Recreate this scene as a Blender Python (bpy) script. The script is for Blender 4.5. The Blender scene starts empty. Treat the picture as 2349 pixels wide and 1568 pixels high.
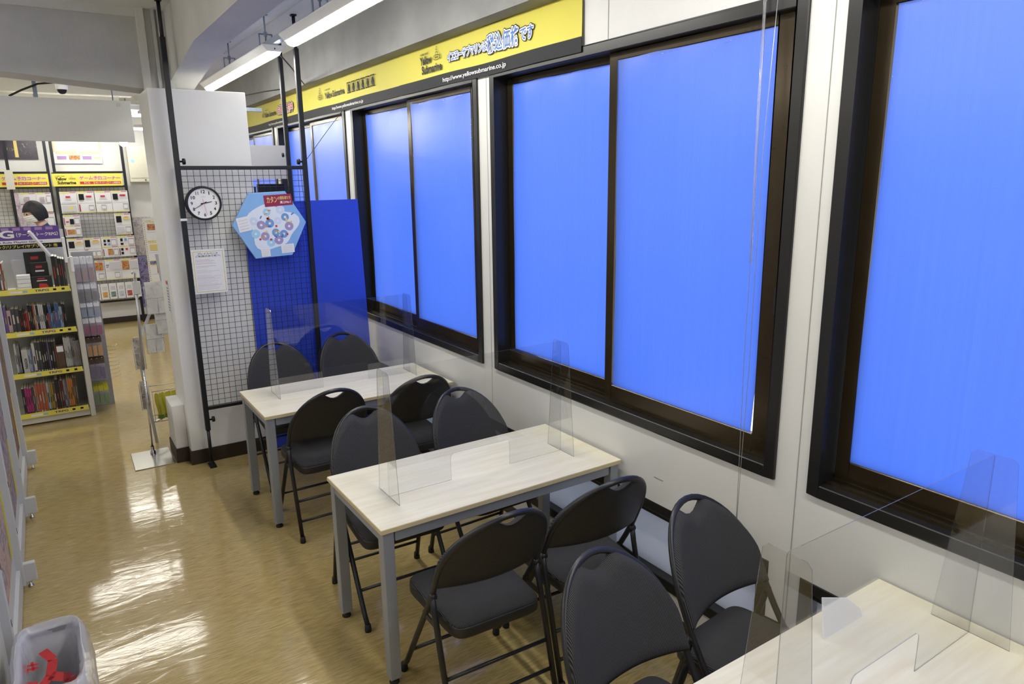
import bpy, bmesh, math, random
from mathutils import Vector, Matrix, noise
random.seed(7)
SC = bpy.context.scene
COL = SC.collection
PI = math.pi

# ------------------------------------------------------------------ camera
cam_d = bpy.data.cameras.new('camera'); cam = bpy.data.objects.new('camera', cam_d); COL.objects.link(cam)
_R = Vector((0.835036, -0.550035, -0.013292)); _U = Vector((0.135123, 0.181599, 0.974045)); _F = Vector((0.533345, 0.815158, -0.225964))
m = Matrix((_R, _U, -_F)).transposed().to_4x4(); m.translation = Vector((0, 0, 1.99673)); cam.matrix_world = m
cam_d.sensor_fit = 'HORIZONTAL'; cam_d.sensor_width = 36; cam_d.lens = 36 * 1614.977 / 2349
cam_d.clip_start = 0.05; cam_d.clip_end = 60
SC.camera = cam
# ------------------------------------------------------------------ world (bright overcast daylight behind the film-covered windows)
W = bpy.data.worlds.new('daylight'); SC.world = W; W.use_nodes = True
bg = W.node_tree.nodes['Background']; bg.inputs[0].default_value = (0.90, 0.95, 1.0, 1); bg.inputs[1].default_value = 1.9
LAMP_STRENGTH = 36.0
SC.view_settings.view_transform = 'Standard'; SC.view_settings.look = 'None'
SC.view_settings.exposure = 0.12; SC.view_settings.gamma = 1.0; SC.view_settings.use_curve_mapping = False

# ------------------------------------------------------------------ materials
MATS = {}
def nodes(name):
    mt = bpy.data.materials.new(name); mt.use_nodes = True
    nt = mt.node_tree; b = nt.nodes['Principled BSDF']
    MATS[name] = mt
    return mt, nt, b
def N(nt, t, **kw):
    n = nt.nodes.new(t)
    for k, v in kw.items():
        if k.startswith('i_'):
            key = k[2:]; n.inputs[int(key) if key.isdigit() else key.replace('_', ' ')].default_value = v
        else: setattr(n, k, v)
    return n
def L(nt, a, b): nt.links.new(a, b)
def c4(c): return (c[0], c[1], c[2], 1)
def mat(name, col, rough=0.5, metal=0.0, var=0.04, vscale=30, bump=0.0, bscale=80, coat=0.0, spec=0.5, stretch=(1, 1, 1)):
    """plain surface with a little procedural colour variation and optional fine relief"""
    if name in MATS: return MATS[name]
    mt, nt, b = nodes(name)
    b.inputs['Roughness'].default_value = rough; b.inputs['Metallic'].default_value = metal
    b.inputs['Coat Weight'].default_value = coat; b.inputs['Specular IOR Level'].default_value = spec
    tc = N(nt, 'ShaderNodeTexCoord'); mp = N(nt, 'ShaderNodeMapping'); mp.inputs['Scale'].default_value = stretch
    L(nt, tc.outputs['Object'], mp.inputs[0])
    nz = N(nt, 'ShaderNodeTexNoise', i_Scale=vscale, i_Detail=3.0); L(nt, mp.outputs[0], nz.inputs['Vector'])
    mx = N(nt, 'ShaderNodeMix', data_type='RGBA')
    mx.inputs[6].default_value = c4([max(0, x * (1 - var)) for x in col]); mx.inputs[7].default_value = c4([min(1, x * (1 + var)) for x in col])
    L(nt, nz.outputs[0], mx.inputs[0]); L(nt, mx.outputs[2], b.inputs['Base Color'])
    if bump:
        n2 = N(nt, 'ShaderNodeTexNoise', i_Scale=bscale, i_Detail=4.0); L(nt, mp.outputs[0], n2.inputs['Vector'])
        bp = N(nt, 'ShaderNodeBump', i_Strength=bump, i_Distance=0.004); L(nt, n2.outputs[0], bp.inputs['Height']); L(nt, bp.outputs[0], b.inputs['Normal'])
    return mt
def art(name, cols, scale=8, rough=0.35, detail=4):
    """printed picture: blotches of several inks"""
    if name in MATS: return MATS[name]
    mt, nt, b = nodes(name); b.inputs['Roughness'].default_value = rough
    tc = N(nt, 'ShaderNodeTexCoord')
    nz = N(nt, 'ShaderNodeTexNoise', i_Scale=scale, i_Detail=detail, i_Roughness=0.65, i_Distortion=1.2); L(nt, tc.outputs['Object'], nz.inputs['Vector'])
    cr = N(nt, 'ShaderNodeValToRGB'); e = cr.color_ramp.elements
    while len(e) < len(cols): e.new(0.5)
    for i, c in enumerate(cols):
        e[i].position = 0.30 + 0.42 * i / (len(cols) - 1); e[i].color = c4(c)
    cr.color_ramp.interpolation = 'EASE'
    L(nt, nz.outputs[0], cr.inputs[0]); L(nt, cr.outputs[0], b.inputs['Base Color'])
    return mt
def emit(name, col, s):
    if name in MATS: return MATS[name]
    mt, nt, b = nodes(name); b.inputs['Base Color'].default_value = c4(col)
    b.inputs['Emission Color'].default_value = c4(col); b.inputs['Emission Strength'].default_value = s
    return mt
WHITE = (0.80, 0.80, 0.78)
mat('wall_paint', (0.72, 0.722, 0.71), 0.22, bump=0.05, bscale=60, vscale=6, var=0.03)
mat('wall_board', (0.72, 0.72, 0.72), 0.75, vscale=14, var=0.02, bump=0.12, bscale=220)
mat('pillar_board', (0.80, 0.80, 0.79), 0.7, vscale=14, var=0.02, bump=0.10, bscale=300)
mat('far_wall', (0.74, 0.74, 0.72), 0.6, vscale=5, var=0.03)
mat('ceiling_paint', (0.72, 0.72, 0.70), 0.8, vscale=4, var=0.05, bump=0.3, bscale=25)
mat('brown_base', (0.035, 0.022, 0.015), 0.45, vscale=20, var=0.2)
mat('seam', (0.30, 0.30, 0.29), 0.8)
mat('bronze_frame', (0.017, 0.017, 0.017), 0.30, metal=0.25, vscale=20, var=0.15)
mat('bronze_sash', (0.050, 0.036, 0.019), 0.22, metal=0.6, vscale=10, var=0.2)
mat('black_metal', (0.012, 0.014, 0.018), 0.42, metal=0.2, var=0.1)
mat('chair_metal', (0.016, 0.017, 0.020), 0.36, metal=0.1, var=0.1)
mat('chair_vinyl', (0.018, 0.017, 0.016), 0.48, var=0.15, vscale=60, bump=0.08, bscale=500)
mat('rubber', (0.010, 0.010, 0.010), 0.7)
mat('table_grey', (0.34, 0.37, 0.42), 0.40, metal=0.45, var=0.04)
mat('chrome', (0.75, 0.75, 0.76), 0.16, metal=1.0, var=0.03)
mat('brushed_steel', (0.42, 0.42, 0.41), 0.22, metal=1.0, var=0.05, stretch=(1, 12, 1))
mat('wire_grey', (0.50, 0.51, 0.53), 0.35, metal=0.8)
mat('galvanised', (0.30, 0.36, 0.44), 0.35, metal=0.7, var=0.15)
mat('lamp_white', (0.80, 0.80, 0.79), 0.45)
mat('shelf_cream', (0.66, 0.65, 0.58), 0.45, var=0.03)
mat('gondola_grey', (0.60, 0.61, 0.60), 0.5, var=0.03)
mat('paper', (0.80, 0.80, 0.82), 0.45, var=0.02)
mat('paper_cream', (0.78, 0.76, 0.66), 0.5, var=0.03)
mat('yellow_print', (0.64, 0.57, 0.07), 0.6, var=0.03, vscale=5)
mat('yellow_sign', (0.80, 0.72, 0.10), 0.40, var=0.02)
mat('black_print', (0.013, 0.014, 0.019), 0.6, spec=0.25)
mat('grey_print', (0.45, 0.45, 0.50), 0.5)
mat('palegrey_print', (0.62, 0.62, 0.68), 0.5)
mat('white_print', (0.82, 0.82, 0.82), 0.5)
mat('blue_print', (0.05, 0.16, 0.50), 0.5)
mat('lightblue_print', (0.30, 0.50, 0.78), 0.5)
mat('red_print', (0.55, 0.030, 0.035), 0.5)
mat('crimson_print', (0.30, 0.015, 0.060), 0.45)
mat('purple_print', (0.12, 0.06, 0.30), 0.4)
mat('gold_print', (0.75, 0.60, 0.20), 0.5)
mat('orange_print', (0.72, 0.35, 0.05), 0.5)
mat('board_blue', (0.034, 0.078, 0.60), 0.38, var=0.05, vscale=3)
mat('hex_blue', (0.24, 0.46, 0.80), 0.40, var=0.10, vscale=10)
mat('plastic_white', (0.86, 0.86, 0.86), 0.35)
mat('cream_box', (0.70, 0.68, 0.56), 0.5)
mat('skin', (0.62, 0.40, 0.29), 0.5, vscale=40, var=0.06)
mat('hair', (0.010, 0.009, 0.010), 0.65, vscale=120, var=0.5, stretch=(1, 1, 0.1))
mat('mask_cloth', (0.78, 0.77, 0.74), 0.8)
mat('navy_cloth', (0.020, 0.045, 0.095), 0.85)
mat('trouser_cloth', (0.03, 0.03, 0.035), 0.85)
mat('cable_black', (0.02, 0.02, 0.02), 0.5)
mat('bag_yellow', (0.62, 0.58, 0.04), 0.3, var=0.2, vscale=25)
mat('bag_green', (0.14, 0.30, 0.06), 0.35)
emit('lamp_glow', (1.0, 0.975, 0.89), LAMP_STRENGTH)
emit('bulb_glow', (1.0, 1.0, 1.0), 14.0)

def m_floor():
    mt, nt, b = nodes('floor_vinyl')
    tc = N(nt, 'ShaderNodeTexCoord')
    def nz(sc, scale, det=3.0, dist=0.0):
        mp = N(nt, 'ShaderNodeMapping'); mp.inputs['Scale'].default_value = sc; L(nt, tc.outputs['Object'], mp.inputs[0])
        n = N(nt, 'ShaderNodeTexNoise', i_Scale=scale, i_Detail=det, i_Distortion=dist); L(nt, mp.outputs[0], n.inputs['Vector']); return n
    a = nz((4.5, 42, 1), 3.0, 6.0, 0.4); w = nz((1, 1, 1), 1.6, 2.0)
    cr = N(nt, 'ShaderNodeValToRGB'); e = cr.color_ramp.elements
    e[0].position = 0.30; e[0].color = (0.355, 0.262, 0.102, 1); e[1].position = 0.62; e[1].color = (0.535, 0.412, 0.178, 1)
    L(nt, a.outputs[0], cr.inputs[0])
    mx = N(nt, 'ShaderNodeMix', data_type='RGBA', blend_type='MULTIPLY'); mx.inputs[0].default_value = 0.25
    L(nt, cr.outputs[0], mx.inputs[6]); L(nt, w.outputs[1], mx.inputs[7]); 
    hs = N(nt, 'ShaderNodeMix', data_type='RGBA'); hs.inputs[0].default_value = 0.75; L(nt, mx.outputs[2], hs.inputs[6]); L(nt, cr.outputs[0], hs.inputs[7])
    L(nt, hs.outputs[2], b.inputs['Base Color'])
    b.inputs['Roughness'].default_value = 0.095; b.inputs['Specular IOR Level'].default_value = 0.5
    b1 = nz((4.5, 12, 1), 1.0, 4.0, 0.7); b2 = nz((30, 75, 1), 1.0, 2.0, 0.5)
    ad = N(nt, 'ShaderNodeMath', operation='MULTIPLY_ADD'); ad.inputs[1].default_value = 0.10; L(nt, b2.outputs[0], ad.inputs[0]); L(nt, b1.outputs[0], ad.inputs[2])
    bp = N(nt, 'ShaderNodeBump', i_Strength=0.19, i_Distance=0.006); L(nt, ad.outputs[0], bp.inputs['Height']); L(nt, bp.outputs[0], b.inputs['Normal'])
m_floor()
def m_concrete(name, c0, c1, bump=0.25):
    mt, nt, b = nodes(name); b.inputs['Roughness'].default_value = 0.75
    tc = N(nt, 'ShaderNodeTexCoord')
    n1 = N(nt, 'ShaderNodeTexNoise', i_Scale=2.2, i_Detail=6.0, i_Roughness=0.6); L(nt, tc.outputs['Object'], n1.inputs['Vector'])
    cr = N(nt, 'ShaderNodeValToRGB'); cr.color_ramp.elements[0].position = 0.35; cr.color_ramp.elements[0].color = c4(c0)
    cr.color_ramp.elements[1].position = 0.7; cr.color_ramp.elements[1].color = c4(c1); L(nt, n1.outputs[0], cr.inputs[0])
    # sparse dark pits and scratches
    mp = N(nt, 'ShaderNodeMapping'); mp.inputs['Scale'].default_value = (6, 6, 2.2); L(nt, tc.outputs['Object'], mp.inputs[0])
    n2 = N(nt, 'ShaderNodeTexNoise', i_Scale=4.0, i_Detail=8.0, i_Roughness=0.75); L(nt, mp.outputs[0], n2.inputs['Vector'])
    pr = N(nt, 'ShaderNodeValToRGB'); pr.color_ramp.elements[0].position = 0.27; pr.color_ramp.elements[0].color = (0.55, 0.55, 0.55, 1)
    pr.color_ramp.elements[1].position = 0.33; pr.color_ramp.elements[1].color = (1, 1, 1, 1); L(nt, n2.outputs[0], pr.inputs[0])
    mx = N(nt, 'ShaderNodeMix', data_type='RGBA', blend_type='MULTIPLY'); mx.inputs[0].default_value = 1.0
    L(nt, cr.outputs[0], mx.inputs[6]); L(nt, pr.outputs[0], mx.inputs[7]); L(nt, mx.outputs[2], b.inputs['Base Color'])
    bp = N(nt, 'ShaderNodeBump', i_Strength=bump, i_Distance=0.01); L(nt, n2.outputs[0], bp.inputs['Height']); L(nt, bp.outputs[0], b.inputs['Normal'])
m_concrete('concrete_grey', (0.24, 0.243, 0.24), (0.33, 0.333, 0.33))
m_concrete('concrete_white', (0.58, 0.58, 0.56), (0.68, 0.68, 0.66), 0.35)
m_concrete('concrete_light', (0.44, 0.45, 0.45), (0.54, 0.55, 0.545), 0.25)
def m_fabric():
    mt, nt, b = nodes('chair_fabric'); b.inputs['Roughness'].default_value = 0.85; b.inputs['Specular IOR Level'].default_value = 0.2
    tc = N(nt, 'ShaderNodeTexCoord'); wv = N(nt, 'ShaderNodeTexWave', i_Scale=78.0, i_Distortion=0.35, i_Detail=1.0); wv.inputs['Detail Scale'].default_value = 6
    L(nt, tc.outputs['Object'], wv.inputs['Vector'])
    mx = N(nt, 'ShaderNodeMix', data_type='RGBA'); mx.inputs[6].default_value = (0.018, 0.018, 0.020, 1); mx.inputs[7].default_value = (0.095, 0.095, 0.096, 1)
    pw = N(nt, 'ShaderNodeMath', operation='POWER'); pw.inputs[1].default_value = 2.2; L(nt, wv.outputs[1], pw.inputs[0])
    L(nt, pw.outputs[0], mx.inputs[0]); L(nt, mx.outputs[2], b.inputs['Base Color'])
    bp = N(nt, 'ShaderNodeBump', i_Strength=0.25, i_Distance=0.002); L(nt, wv.outputs[1], bp.inputs['Height']); L(nt, bp.outputs[0], b.inputs['Normal'])
m_fabric()
def m_tabletop():
    mt, nt, b = nodes('table_wood'); b.inputs['Roughness'].default_value = 0.38
    tc = N(nt, 'ShaderNodeTexCoord'); mp = N(nt, 'ShaderNodeMapping'); mp.inputs['Scale'].default_value = (1.2, 14, 1); L(nt, tc.outputs['Object'], mp.inputs[0])
    nz = N(nt, 'ShaderNodeTexNoise', i_Scale=2.4, i_Detail=5.0, i_Distortion=0.6); L(nt, mp.outputs[0], nz.inputs['Vector'])
    cr = N(nt, 'ShaderNodeValToRGB'); cr.color_ramp.elements[0].position = 0.3; cr.color_ramp.elements[0].color = (0.72, 0.655, 0.49, 1)
    cr.color_ramp.elements[1].position = 0.65; cr.color_ramp.elements[1].color = (0.80, 0.765, 0.62, 1); L(nt, nz.outputs[0], cr.inputs[0]); L(nt, cr.outputs[0], b.inputs['Base Color'])
m_tabletop()
mat('table_edge', (0.60, 0.50, 0.30), 0.5, var=0.05)
def fresnel(nt, ior):
    """same reflectance from either side of a thin sheet"""
    ge = N(nt, 'ShaderNodeNewGeometry'); mr = N(nt, 'ShaderNodeMapRange'); mr.inputs['To Min'].default_value = ior; mr.inputs['To Max'].default_value = 1 / ior
    L(nt, ge.outputs['Backfacing'], mr.inputs['Value']); fr = N(nt, 'ShaderNodeFresnel'); L(nt, mr.outputs[0], fr.inputs['IOR']); return fr
def m_film():
    """blue plastic sheet on the glass: lets daylight glow through, soft sheen on the room side"""
    mt, nt, b = nodes('blue_film'); out = nt.nodes['Material Output']; nt.nodes.remove(b)
    tc = N(nt, 'ShaderNodeTexCoord'); mp = N(nt, 'ShaderNodeMapping'); mp.inputs['Scale'].default_value = (1, 26, 0.35); L(nt, tc.outputs['Object'], mp.inputs[0])
    nz = N(nt, 'ShaderNodeTexNoise', i_Scale=3.0, i_Detail=3.0); L(nt, mp.outputs[0], nz.inputs['Vector'])
    mx = N(nt, 'ShaderNodeMix', data_type='RGBA'); mx.inputs[6].default_value = (0.058, 0.150, 0.74, 1); mx.inputs[7].default_value = (0.080, 0.19, 0.82, 1)
    L(nt, nz.outputs[0], mx.inputs[0])
    tr = N(nt, 'ShaderNodeBsdfTranslucent'); L(nt, mx.outputs[2], tr.inputs[0])
    df = N(nt, 'ShaderNodeBsdfDiffuse'); df.inputs[0].default_value = (0.08, 0.17, 0.60, 1)
    m1 = N(nt, 'ShaderNodeMixShader'); m1.inputs[0].default_value = 0.62; L(nt, df.outputs[0], m1.inputs[1]); L(nt, tr.outputs[0], m1.inputs[2])
    bp = N(nt, 'ShaderNodeBump', i_Strength=0.35, i_Distance=0.003); L(nt, nz.outputs[0], bp.inputs['Height'])
    gl = N(nt, 'ShaderNodeBsdfGlossy'); gl.inputs['Roughness'].default_value = 0.30; gl.inputs[0].default_value = (1, 1, 1, 1); L(nt, bp.outputs[0], gl.inputs['Normal'])
    fr = fresnel(nt, 1.62)
    m2 = N(nt, 'ShaderNodeMixShader'); L(nt, fr.outputs[0], m2.inputs[0]); L(nt, m1.outputs[0], m2.inputs[1]); L(nt, gl.outputs[0], m2.inputs[2]); L(nt, m2.outputs[0], out.inputs[0])
m_film()
def m_thin(name, tint, ior=1.49, rough=0.02, milky=0.0):
    mt, nt, b = nodes(name); out = nt.nodes['Material Output']; nt.nodes.remove(b)
    tp = N(nt, 'ShaderNodeBsdfTransparent'); tp.inputs[0].default_value = c4(tint)
    base = tp
    if milky:
        df = N(nt, 'ShaderNodeBsdfDiffuse'); df.inputs[0].default_value = (0.85, 0.85, 0.87, 1)
        trl = N(nt, 'ShaderNodeBsdfTranslucent'); trl.inputs[0].default_value = (0.85, 0.85, 0.87, 1)
        ms = N(nt, 'ShaderNodeMixShader'); ms.inputs[0].default_value = 0.4; L(nt, df.outputs[0], ms.inputs[1]); L(nt, trl.outputs[0], ms.inputs[2])
        mm = N(nt, 'ShaderNodeMixShader'); mm.inputs[0].default_value = milky; L(nt, tp.outputs[0], mm.inputs[1]); L(nt, ms.outputs[0], mm.inputs[2]); base = mm
    gl = N(nt, 'ShaderNodeBsdfGlossy'); gl.inputs['Roughness'].default_value = rough; gl.inputs[0].default_value = (1, 1, 1, 1)
    fr = fresnel(nt, ior)
    m2 = N(nt, 'ShaderNodeMixShader'); L(nt, fr.outputs[0], m2.inputs[0]); L(nt, base.outputs[0], m2.inputs[1]); L(nt, gl.outputs[0], m2.inputs[2]); L(nt, m2.outputs[0], out.inputs[0])
m_thin('acrylic', (0.935, 0.94, 0.945), ior=1.52)
m_thin('acrylic_edge', (0.50, 0.53, 0.57), milky=0.12)
m_thin('film_tape', (0.97, 0.97, 0.98), ior=1.5, rough=0.06)
m_thin('clear_pack', (0.93, 0.93, 0.95), rough=0.12, milky=0.22)
m_thin('bag_film', (0.92, 0.92, 0.93), rough=0.25, milky=0.58)
def m_frost():
    mt, nt, b = nodes('frosted_glass'); out = nt.nodes['Material Output']
    b.inputs['Base Color'].default_value = (0.60, 0.61, 0.64, 1); b.inputs['Roughness'].default_value = 0.35
    tc = N(nt, 'ShaderNodeTexCoord'); nz = N(nt, 'ShaderNodeTexNoise', i_Scale=300.0); L(nt, tc.outputs['Object'], nz.inputs['Vector'])
    bp = N(nt, 'ShaderNodeBump', i_Strength=0.3, i_Distance=0.002); L(nt, nz.outputs[0], bp.inputs['Height']); L(nt, bp.outputs[0], b.inputs['Normal'])
    tr = N(nt, 'ShaderNodeBsdfTranslucent'); tr.inputs[0].default_value = (0.62, 0.65, 0.74, 1)
    ms = N(nt, 'ShaderNodeMixShader'); ms.inputs[0].default_value = 0.42; L(nt, b.outputs[0], ms.inputs[1]); L(nt, tr.outputs[0], ms.inputs[2]); L(nt, ms.outputs[0], out.inputs[0])
m_frost()

# ------------------------------------------------------------------ mesh helpers
class MB:
    def __init__(s): s.v = []; s.f = []; s.mi = []; s.sm = []
    def add(s, vs, fs, m=0, smooth=False):
        o = len(s.v); s.v += [tuple(p) for p in vs]
        for f in fs: s.f.append([i + o for i in f]); s.mi.append(m); s.sm.append(smooth)
        return s
    def box(s, x0, x1, y0, y1, z0, z1, m=0):
        return s.add([(x0, y0, z0), (x1, y0, z0), (x1, y1, z0), (x0, y1, z0), (x0, y0, z1), (x1, y0, z1), (x1, y1, z1), (x0, y1, z1)],
                     [(0, 3, 2, 1), (4, 5, 6, 7), (0, 1, 5, 4), (1, 2, 6, 5), (2, 3, 7, 6), (3, 0, 4, 7)], m)
    def bar(s, p0, p1, w, h, m=0, up=(0, 0, 1)):
        p0 = Vector(p0); p1 = Vector(p1); d = (p1 - p0).normalized(); u = Vector(up)
        if abs(d.dot(u)) > 0.99: u = Vector((0, 1, 0))
        a = d.cross(u).normalized() * w / 2; b = a.cross(d).normalized() * h / 2
        vs = [p + i * a + j * b for p in (p0, p1) for i, j in ((-1, -1), (1, -1), (1, 1), (-1, 1))]
        return s.add(vs, [(0, 1, 2, 3), (7, 6, 5, 4), (0, 4, 5, 1), (1, 5, 6, 2), (2, 6, 7, 3), (3, 7, 4, 0)], m)
    def quad(s, a, b, c, d, m=0): return s.add([a, b, c, d], [(0, 1, 2, 3)], m)
    def poly(s, pts, m=0): return s.add(pts, [tuple(range(len(pts)))], m)
    def prism(s, pts, off, m=0, m_side=None):
        n = len(pts); off = Vector(off); a = [Vector(p) for p in pts]; b = [p + off for p in a]
        s.add(a, [tuple(range(n - 1, -1, -1))], m); s.add(b, [tuple(range(n))], m)
        return s.add(a + b, [(i, (i + 1) % n, n + (i + 1) % n, n + i) for i in range(n)], m if m_side is None else m_side)
    def tube(s, path, r, n=8, m=0, closed=False):
        P = [Vector(p) for p in path]; k = len(P); rs = r if isinstance(r, (list, tuple)) else [r] * k
        vs = []; prev = None
        for i, p in enumerate(P):
            if closed: t = P[(i + 1) % k] - P[i - 1]
            else: t = P[min(i + 1, k - 1)] - P[max(i - 1, 0)]
            t.normalize()
            if prev is None:
                a = t.orthogonal().normalized()
            else:
                a = (prev - t * prev.dot(t)).normalized()
            prev = a; b = t.cross(a)
            vs += [p + (a * math.cos(2 * PI * j / n) + b * math.sin(2 * PI * j / n)) * rs[i] for j in range(n)]
        fs = []
        for i in range(k if closed else k - 1):
            o = i * n; q = ((i + 1) % k) * n
            fs += [(o + j, o + (j + 1) % n, q + (j + 1) % n, q + j) for j in range(n)]
        s.add(vs, fs, m, True)
        if not closed:
            s.add(vs[:n], [tuple(range(n - 1, -1, -1))], m); s.add(vs[-n:], [tuple(range(n))], m)
        return s
    def lathe(s, prof, c=(0, 0, 0), n=20, m=0, axis='z', smooth=True):
        vs = []; k = len(prof)
        for r, h in prof:
            for j in range(n):
                a = 2 * PI * j / n; x, y = r * math.cos(a), r * math.sin(a)
                p = (x, y, h) if axis == 'z' else ((x, h, y) if axis == 'y' else (h, x, y))
                vs.append((p[0] + c[0], p[1] + c[1], p[2] + c[2]))
        fs = [(i * n + j, i * n + (j + 1) % n, (i + 1) * n + (j + 1) % n, (i + 1) * n + j) for i in range(k - 1) for j in range(n)]
        return s.add(vs, fs, m, smooth)
    def grid(s, fn, nu, nv, m=0, smooth=True, closed_u=False):
        vs = [fn(i / nu, j / nv) for j in range(nv + 1) for i in range(nu + 1)]
        fs = [(j * (nu + 1) + i, j * (nu + 1) + i + 1, (j + 1) * (nu + 1) + i + 1, (j + 1) * (nu + 1) + i) for j in range(nv) for i in range(nu)]
        return s.add(vs, fs, m, smooth)
    def mesh(s, name, mats):
        me = bpy.data.meshes.new(name); me.from_pydata(s.v, [], s.f)
        for x in mats: me.materials.append(MATS[x])
        me.polygons.foreach_set('material_index', s.mi); me.polygons.foreach_set('use_smooth', s.sm); me.update()
        return me
    def build(s, name, mats, parent=None, bevel=0, seg=2, loc=None, rec=True):
        if isinstance(mats, str): mats = [mats]
        me = s.mesh(name, mats)
        if rec:
            bm = bmesh.new(); bm.from_mesh(me); bmesh.ops.remove_doubles(bm, verts=bm.verts, dist=1e-6); bmesh.ops.recalc_face_normals(bm, faces=bm.faces); bm.to_mesh(me); bm.free()
        o = bpy.data.objects.new(name, me); COL.objects.link(o)
        if loc: o.location = loc
        if parent: o.parent = parent
        if bevel:
            b = o.modifiers.new('soft_edges', 'BEVEL'); b.width = bevel; b.segments = seg; b.limit_method = 'ANGLE'
        return o
def tag(o, label, cat, group=None):
    o['label'] = label; o['category'] = cat
    if group: o['group'] = group
    return o
def struct(o): o['kind'] = 'structure'; return o
def thing(name, label, cat, loc=(0, 0, 0), rz=0, group=None):
    o = bpy.data.objects.new(name, None); COL.objects.link(o); o.empty_display_size = 0.1
    o.location = loc; o.rotation_euler = (0, 0, rz)
    return tag(o, label, cat, group)
def dup(root, loc, rz, label, group=None):
    r = root.copy(); COL.objects.link(r); r.location = loc; r.rotation_euler = (0, 0, rz); r['label'] = label
    if group: r['group'] = group
    for ch in list(root.children):
        c = ch.copy(); COL.objects.link(c); c.parent = r
        for g in list(ch.children):
            d = g.copy(); COL.objects.link(d); d.parent = c
    return r
def box(name, mats, x0, x1, y0, y1, z0, z1, parent=None, bevel=0):
    return MB().box(x0, x1, y0, y1, z0, z1).build(name, mats, parent, bevel)
_tc = bpy.data.curves.new('lettering_source', 'FONT'); _to = bpy.data.objects.new('lettering_source', _tc); COL.objects.link(_to)
def text_mesh(body, off=0.0, res=3):
    _tc.body = body; _tc.offset = off; _tc.resolution_u = res; _tc.fill_mode = 'FRONT'
    bpy.context.view_layer.update()
    dg = bpy.context.evaluated_depsgraph_get()
    return bpy.data.meshes.new_from_object(_to.evaluated_get(dg))
def text(name, body, o, ux, uy, width, height, matname, parent=None, off=0.0, lift=0.0, shear=0.0, bold=0.012, fit=None):
    """flat lettering fitted to a width x height box whose lower-left corner is o"""
    base = fit or text_mesh(body, bold)
    xs = [v.co.x for v in base.vertices]; ys = [v.co.y for v in base.vertices]
    x0, x1, y0, y1 = min(xs), max(xs), min(ys), max(ys)
    me = text_mesh(body, bold + off) if (off or fit) else base
    o = Vector(o); ux = Vector(ux).normalized(); uy = Vector(uy).normalized(); nz = ux.cross(uy)
    for v in me.vertices:
        a = (v.co.x - x0) / (x1 - x0) * width; b = (v.co.y - y0) / (y1 - y0) * height
        v.co = o + ux * (a + shear * b) + uy * b + nz * lift
    me.materials.clear(); me.materials.append(MATS[matname])
    ob = bpy.data.objects.new(name, me); COL.objects.link(ob)
    if parent: ob.parent = parent
    return ob, base

# ================================================================== ROOM SHELL
XW = 2.147; ZC = 3.12; YF = 11.75; XL = -3.4; YB = -2.9
struct(box('floor', 'floor_vinyl', XL, XW + 0.3, YB, YF, -0.1, 0))
struct(box('ceiling', 'ceiling_paint', XL, XW + 0.3, YB, YF + 0.1, ZC, ZC + 0.12))
struct(box('wall_far', 'far_wall', XL, XW + 0.3, YF, YF + 0.12, 0, ZC))
struct(box('wall_back', 'far_wall', XL, XW + 0.3, YB - 0.12, YB, 0, ZC))
struct(box('wall_left', 'far_wall', XL - 0.12, XL, YB - 0.12, YF + 0.12, 0, ZC))
PITCH = 2.09; WW = 1.955
WIN = [(1.505 + PITCH * k, 1.505 + PITCH * k + WW) for k in (-2, -1, 0, 1, 2, 3)]      # y-ranges of the upper and low openings
Z0, Z1 = 0.893, 2.572; LZ0, LZ1 = 0.16, 0.557
def cut_wall():
    mb = MB(); ys = sorted({YB, YF} | {round(v, 4) for w in WIN for v in w}); zs = [0, LZ0, LZ1, Z0, Z1]
    for i in range(len(ys) - 1):
        for j in range(len(zs) - 1):
            ym = (ys[i] + ys[i + 1]) / 2; zm = (zs[j] + zs[j + 1]) / 2
            hole = any(a < ym < b for a, b in WIN) and (Z0 < zm < Z1 or LZ0 < zm < LZ1)
            if not hole: mb.box(XW, XW + 0.16, ys[i], ys[i + 1], zs[j], zs[j + 1])
    return mb.build('wall_right', 'wall_paint')
wall_r = struct(cut_wall())
up = struct(box('wall_right_upper', 'wall_board', XW, XW + 0.16, YB, 2.65, Z1, ZC))
box('panel_joint', 'seam', XW - 0.0015, XW + 0.002, 2.487, 2.491, Z1, ZC, up)
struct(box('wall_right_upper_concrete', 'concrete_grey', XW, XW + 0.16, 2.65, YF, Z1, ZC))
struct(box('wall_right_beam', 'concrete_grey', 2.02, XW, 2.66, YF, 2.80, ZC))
for k, (a, b) in enumerate(WIN[:-1]):                                   # cover-strip joints on the white piers
    for dy in (0.046,):
        box('panel_joint', 'seam', XW - 0.0012, XW + 0.001, b + dy - 0.0015, b + dy + 0.0015, 0.05, Z1, wall_r)
box('wall_scrape', 'seam', XW - 0.001, XW + 0.001, 2.07, 2.125, 0.677, 0.681, wall_r)
struct(box('baseboard_right', 'brown_base', XW - 0.008, XW, YB, YF, 0, 0.06))
struct(box('baseboard_far', 'brown_base', XL, XW, YF - 0.012, YF, 0, 0.085))

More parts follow.
